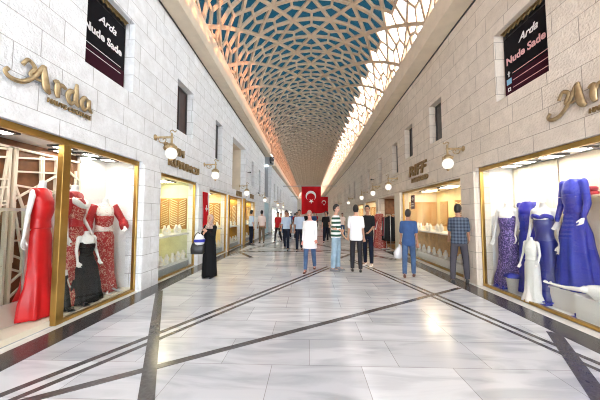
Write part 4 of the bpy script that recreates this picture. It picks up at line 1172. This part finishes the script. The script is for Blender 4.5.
# ------------------------------------------------------------------ clothes shop past the cream pilaster
y0, y1, _, z1 = R_SHOPS[2]
room('right', y0, y1, z1, 2.0, .03, M['brown'], M['brown'], M['cream'], M['oak'])
light_panel(4.5, 4.9, 12.4, 13.2, z1 - .005, E_WARM, 'light panel in the ceiling of the dark clothes shop')
mannequin('mannequin in a red patterned gown outside the dark clothes shop', 3.36, 12.55, .006, 110, 1.62, dict(armL=4, outL=10, armR=2, outR=9), ALINE, M['redlace2'], covered='short', sleeve_m=M['redlace2'])
mannequin('mannequin in a maroon gown beside the red patterned one outside the clothes shop', 3.42, 13.3, .006, 105, 1.60, dict(armL=4, outL=10, armR=2, outR=9), SHEATH, M['maroon'], covered='short', sleeve_m=M['redlace'])
def rack(label, x, y, L, mats, what):
    t = thing('clothes_rack', label, 'clothes rack', (x, y, .032 if x > 3.9 else .006))
    for yy in (-L / 2, L / 2):
        MB().tube([(0, yy, .05), (0, yy, 1.55)], .016, 8).build('post', M['silver'], t, True); MB().tube([(-.22, yy, .02), (.22, yy, .02)], .018, 8).build('foot', M['silver'], t, True)
    MB().tube([(0, -L / 2, 1.55), (0, L / 2, 1.55)], .014, 8).build('rail', M['silver'], t, True)
    n = int(L / .13)
    for i in range(n):
        yy = -L / 2 + .10 + (L - .2) * i / (n - 1); m = mats[i % len(mats)]
        g = thing('hanging_garment', what, 'garment', (x, y + yy, .032 if x > 3.9 else .006), random.uniform(-.12, .12), what)
        MB().loft([[(sx * w, sy * .022, z) for sx, sy in ((-1, -1), (1, -1), (1, 1), (-1, 1))] for z, w in ((.42 + .1 * (i % 3), .24), (.9, .21), (1.25, .20), (1.43, .19), (1.50, .05))]).build('cloth', M[m], g)
        MB().tube(smooth_pts([(-.16, 0, 1.44), (0, 0, 1.51), (.16, 0, 1.44)], 4), .008, 6).tube(smooth_pts([(0, 0, 1.51), (0, 0, 1.565), (.02, 0, 1.585), (.03, 0, 1.565)], 4), .005, 6).build('hanger', M['oak'], g, True)
    return t
rack('rail of mixed dark garments in the doorway of the clothes shop', 4.35, 12.9, 1.9, ['kshirt', 'redlace2', 'gshirt', 'oak', 'maroon', 'kshirt', 'scarf'], 'garments on the rail in the clothes shop doorway')
rack('short rail of garments outside the clothes shop beside the cream pilaster', 3.50, 11.75, .62, ['kshirt', 'gshirt', 'maroon', 'kshirt'], 'garments on the short rail beside the cream pilaster')
# farther shops on the white side: lit rooms
for i, w in enumerate(FAR_SHOPS):
    lab = ['first', 'second', 'third', 'fourth', 'farthest'][i]
    room('left', w[0] + .05, w[1] - .05, w[3], 1.2, .03, M['tealw'] if i == 0 else M['cream'], M['white'], M['white'], M['cream'])
    shop_window('left', w[0], w[1], w[3], w=.08, frame_m=M['grey'])
    light_panel(XL - 1.0, XL - .6, w[0] + .6, w[1] - .6, w[3] - .005, E_SOFT, 'ceiling light of the %s shop past the grey recess' % lab)
pt = thing('pale_panel', 'tall pale blue panel standing in the grey recess', 'panel', (XL - .25, 22.6, 0.006))
MB().box(-.03, .03, -1.2, 1.2, 0, 2.6).build('board', M['tealw'], pt); MB().box(-.05, .05, -1.25, 1.25, 2.601, 3.1).build('header', M['white'], pt)
# camera boxes on the walls
def spot(label, side, y, z):
    X = XL if side == 'left' else XR; q = 1 if side == 'left' else -1
    t = thing('security_camera', label, 'camera', (X, y, z))
    MB().bar((0, 0, 0), (.16 * q, 0, .02), .03, .03).build('bracket', M['black'], t)
    MB().bar((.13 * q, .10, .03), (.19 * q, -.16, -.03), .07, .07).build('housing', M['black'], t, bevel=.01)
spot('dark camera on the sill of the wall niche', 'left', 14.6, 3.95); spot('dark camera below the slit window at the far end of the white wall', 'left', 17.2, 3.0)
spot('dark camera between two slit windows of the beige wall', 'right', 15.2, 3.6)
ls = thing('loudspeaker', 'black loudspeaker fixed on the cornice over the grey recess', 'loudspeaker', (-3.06, 21.6, 6.15))
MB().loft([[(.18 * a * k, q, .18 * b * k) for a, b in ((-1, -1), (1, -1), (1, 1), (-1, 1))] for q, k in ((-.3, 1), (0, .55), (.22, .5))]).build('horn', M['black'], ls); MB().box(-.19, -.10, -.05, .05, -.3, .3).build('bracket', M['black'], ls)

# ------------------------------------------------------------------ people
walk = dict(hipL=20, kneeL=8, hipR=-14, kneeR=16, armL=-14, armR=16, elbL=16, elbR=22)
walk2 = dict(hipR=18, kneeR=8, hipL=-12, kneeL=18, armR=-12, armL=16, elbL=20, elbR=18)
stand = dict(hipL=2, hipR=-2, armL=2, armR=-2)
person('man in a loose white shirt and jeans walking forward with his head bowed', .02, 7.30, 172, 1.66, walk2, 'wshirt', 'long', .66, 'jean', 'shoeb', 'pink', 'hairg', 'short', nod=22, turn=0, wide=1.12, flare=.12)
person('man in a green and white striped shirt with light jeans standing in profile', .76, 7.45, -112, 1.80, dict(hipL=3, hipR=-3, armR=-4, elbR=80, inR=45, armL=4, elbL=30), 'striped', 'short', .86, 'jeanl', 'gshirt', 'skin', 'hair', turn=-15, loose=1.12)
person('man in a white t-shirt and charcoal trousers seen from behind', 1.30, 7.35, -8, 1.78, dict(hipL=3, hipR=-5, kneeR=4, armL=6, elbL=18, armR=0, elbR=14), 'wshirt', 'short', .80, 'char', 'black', 'skin', 'hair', wide=1.06)
person('young man in a black t-shirt facing the man in the white t-shirt', 1.80, 8.15, 150, 1.80, dict(hipL=2, hipR=-3, armL=10, elbL=50, inL=30, armR=6, elbR=18), 'kshirt', 'short', .84, 'navy', 'white', 'skin2', 'hair', turn=12)
def bag_hand(t, J, Mh): t['_wrist'] = [round(v, 3) for v in (t.matrix_basis @ (J['wrL'] + J['fdL'] * .09))]
blue = person('boy in a denim blue t-shirt and jeans walking away toward the jeweller', 2.50, 6.72, -22, 1.66, dict(hipL=-14, kneeL=14, hipR=14, kneeR=8, armL=10, elbL=14, armR=-8, elbR=16), 'bshirt', 'short', .80, 'jean', 'shoeb', 'skin2', 'hair', turn=-25, extra=bag_hand)
person('man in a dark checked shirt and slate trousers looking into the jeweller window', 3.47, 6.24, -30, 1.76, dict(hipL=-8, kneeL=4, hipR=10, kneeR=8, spread=7, armL=14, elbL=30, armR=6, elbR=20), 'checked', 'short', .86, 'slate', 'black', 'skin2', 'hair', turn=-25)
def robe(t, J, Mh):
    dz = J['dz']
    gown([(.05, .25, .22, 0, .05), (.4, .23, .19, 0, .05), (.8, .215, .17, 0, .03), (1.06, .19, .15, 0, .02), (1.3, .20, .15, .01, 0), (1.40, .17, .115, .005, 0)], 8).build('robe', M['abaya'], t, True)
    mb = MB(); n = 26
    rings = []
    for zz, rx, ry, yo in ((1.36, .17, .14, .01), (1.42, .14, .125, .01), (1.50, .095, .10, .005), (1.56, .095, .105, .0), (1.62, .098, .112, -.012), (1.68, .098, .115, -.014), (1.73, .086, .10, -.01), (1.768, .05, .06, -.008)):
        ring = []
        for k in range(n):
            a = 2 * PI * k / n; x, y = rx * math.cos(a), ry * math.sin(a)
            if y > 0 and 1.54 < zz < 1.72: y *= .60
            ring.append((x, yo + y, zz + dz))
        rings.append(ring)
    mb.loft(rings); mb.build('headscarf', M['scarf'], t, True)
person('woman in a long black robe and printed headscarf standing before the jeweller', -2.48, 6.52, 168, 1.52, dict(armL=28, elbL=105, inL=40, armR=24, elbR=95, inR=45, outL=12, outR=12), 'abaya', 'long', .84, None, 'black', 'skin', None, near=True, female=True, extra=robe)
hb = thing('handbag', 'black handbag hanging at the side of the woman in black', 'handbag', (-2.72, 6.37, .60), R(10))
MB().loft([ering(0, 0, z, rx, ry, 20, sq=4) for z, rx, ry in ((0, .13, .06), (.02, .16, .075), (.14, .165, .07), (.24, .14, .035), (.26, .135, .02))]).build('body', M['leather'], hb, True)
MB().tube(smooth_pts([(-.10, 0, .25), (-.08, .0, .42), (0, 0, .52), (.08, 0, .42), (.10, 0, .25)], 5), .010, 8).build('strap', M['leather'], hb, True)
wb = thing('shopping_bag', 'white and blue plastic bag held by the woman in black', 'bag', (-2.66, 6.33, .82), R(20))
MB().loft([ering(0, 0, z, rx, ry, 18, 4, .10, z * 9) for z, rx, ry in ((0, .05, .03), (.03, .10, .05), (.14, .115, .055), (.22, .07, .04), (.27, .03, .02))]).build('sack', M['plastic'], wb, True)
MB().loft([ering(0, 0, z, rx, ry, 18, 4, .10, z * 9) for z, rx, ry in ((.07, .112, .0565), (.09, .116, .058), (.12, .118, .058), (.14, .117, .0575))]).build('print', M['bluel'], wb, True)
wr = blue.get('_wrist', [2.2, 6.6, .8]); del blue['_wrist']
pb = thing('shopping_bag', 'thin white plastic bag hanging from the hand of the boy in blue', 'bag', (wr[0] - .02, wr[1], wr[2] - .36), R(15))
MB().loft([ering(0, 0, z, rx, ry, 22, 5, .10, z * 12) for z, rx, ry in ((0, .08, .05), (.03, .14, .08), (.15, .15, .085), (.24, .10, .06), (.30, .035, .03), (.36, .02, .02))]).build('sack', M['plastic'], pb, True)
person('police officer in a light blue shirt and dark trousers walking forward, without anyone in front', -1.02, 11.8, 176, 1.74, walk, 'pshirt', 'short', .93, 'navy', 'black', 'skin2', 'hair')
person('police officer in light blue shirt, half hidden behind the bowed man in white', -.42, 11.4, 184, 1.76, walk2, 'pshirt', 'short', .93, 'navy', 'black', 'skin2', 'hair')
person('man in a light blue shirt and navy trousers by the gold shop', -3.02, 13.7, -50, 1.76, stand, 'pshirt', 'short', .92, 'navy', 'black', 'skin', 'hair', near=False)
person('man in a pale pink shirt and brown trousers seen from behind by the gold shop', -2.62, 14.5, 20, 1.76, stand, 'pkshirt', 'short', .92, 'tanp', 'black', 'skin2', 'hair', near=False, wide=1.1)
person('person in a red shirt behind the police officer, beside the grey recess', -1.75, 14.8, 160, 1.70, walk2, 'rshirt', 'short', .86, 'char', 'black', 'skin2', 'hair', near=False)
FAR = [(-1.35, 17.0, 170, 'gshirt', 'navy', 'person in grey behind the red-shirted person'), (-.75, 16.2, 185, 'kshirt', 'char', 'person in black between the two police officers'),
       (.95, 15.0, 175, 'kshirt', 'navy', 'person in black to the side of the striped shirt, below the flags'), (1.22, 17.5, 10, 'gshirt', 'char', 'person in grey walking away below the second flag'),
       (-2.2, 20.5, 175, 'wshirt', 'jean', 'person in a white shirt before the pale blue panel'), (-1.2, 22.5, 5, 'rshirt', 'jeanl', 'person in red and light jeans far down the hall'),
       (.4, 21.0, 180, 'bshirt', 'navy', 'person in a blue shirt far behind the bowed man'), (1.5, 23.5, 175, 'wshirt', 'char', 'person in a white shirt far behind the striped shirt'),
       (2.4, 19.0, 165, 'pkshirt', 'jean', 'person in a pale pink shirt far behind the man in the black t-shirt'), (2.75, 25.5, 175, 'gshirt', 'jean', 'person in grey and blue jeans near the far beige wall'),
       (-.3, 27.0, 180, 'kshirt', 'jean', 'person in black and jeans under the large flag'), (-2.0, 29.0, 0, 'bshirt', 'char', 'person in blue walking away at the far white wall'), (.9, 32.0, 180, 'rshirt', 'navy', 'farthest person in red below the second flag')]
for i, (x, y, fa, tp, bt, lab) in enumerate(FAR):
    person(lab, x, y, fa, 1.68 + .03 * (i % 4), walk if i % 2 else walk2, tp, 'short', .86, bt, 'black', 'skin2' if i % 2 else 'skin', 'hair', near=False)
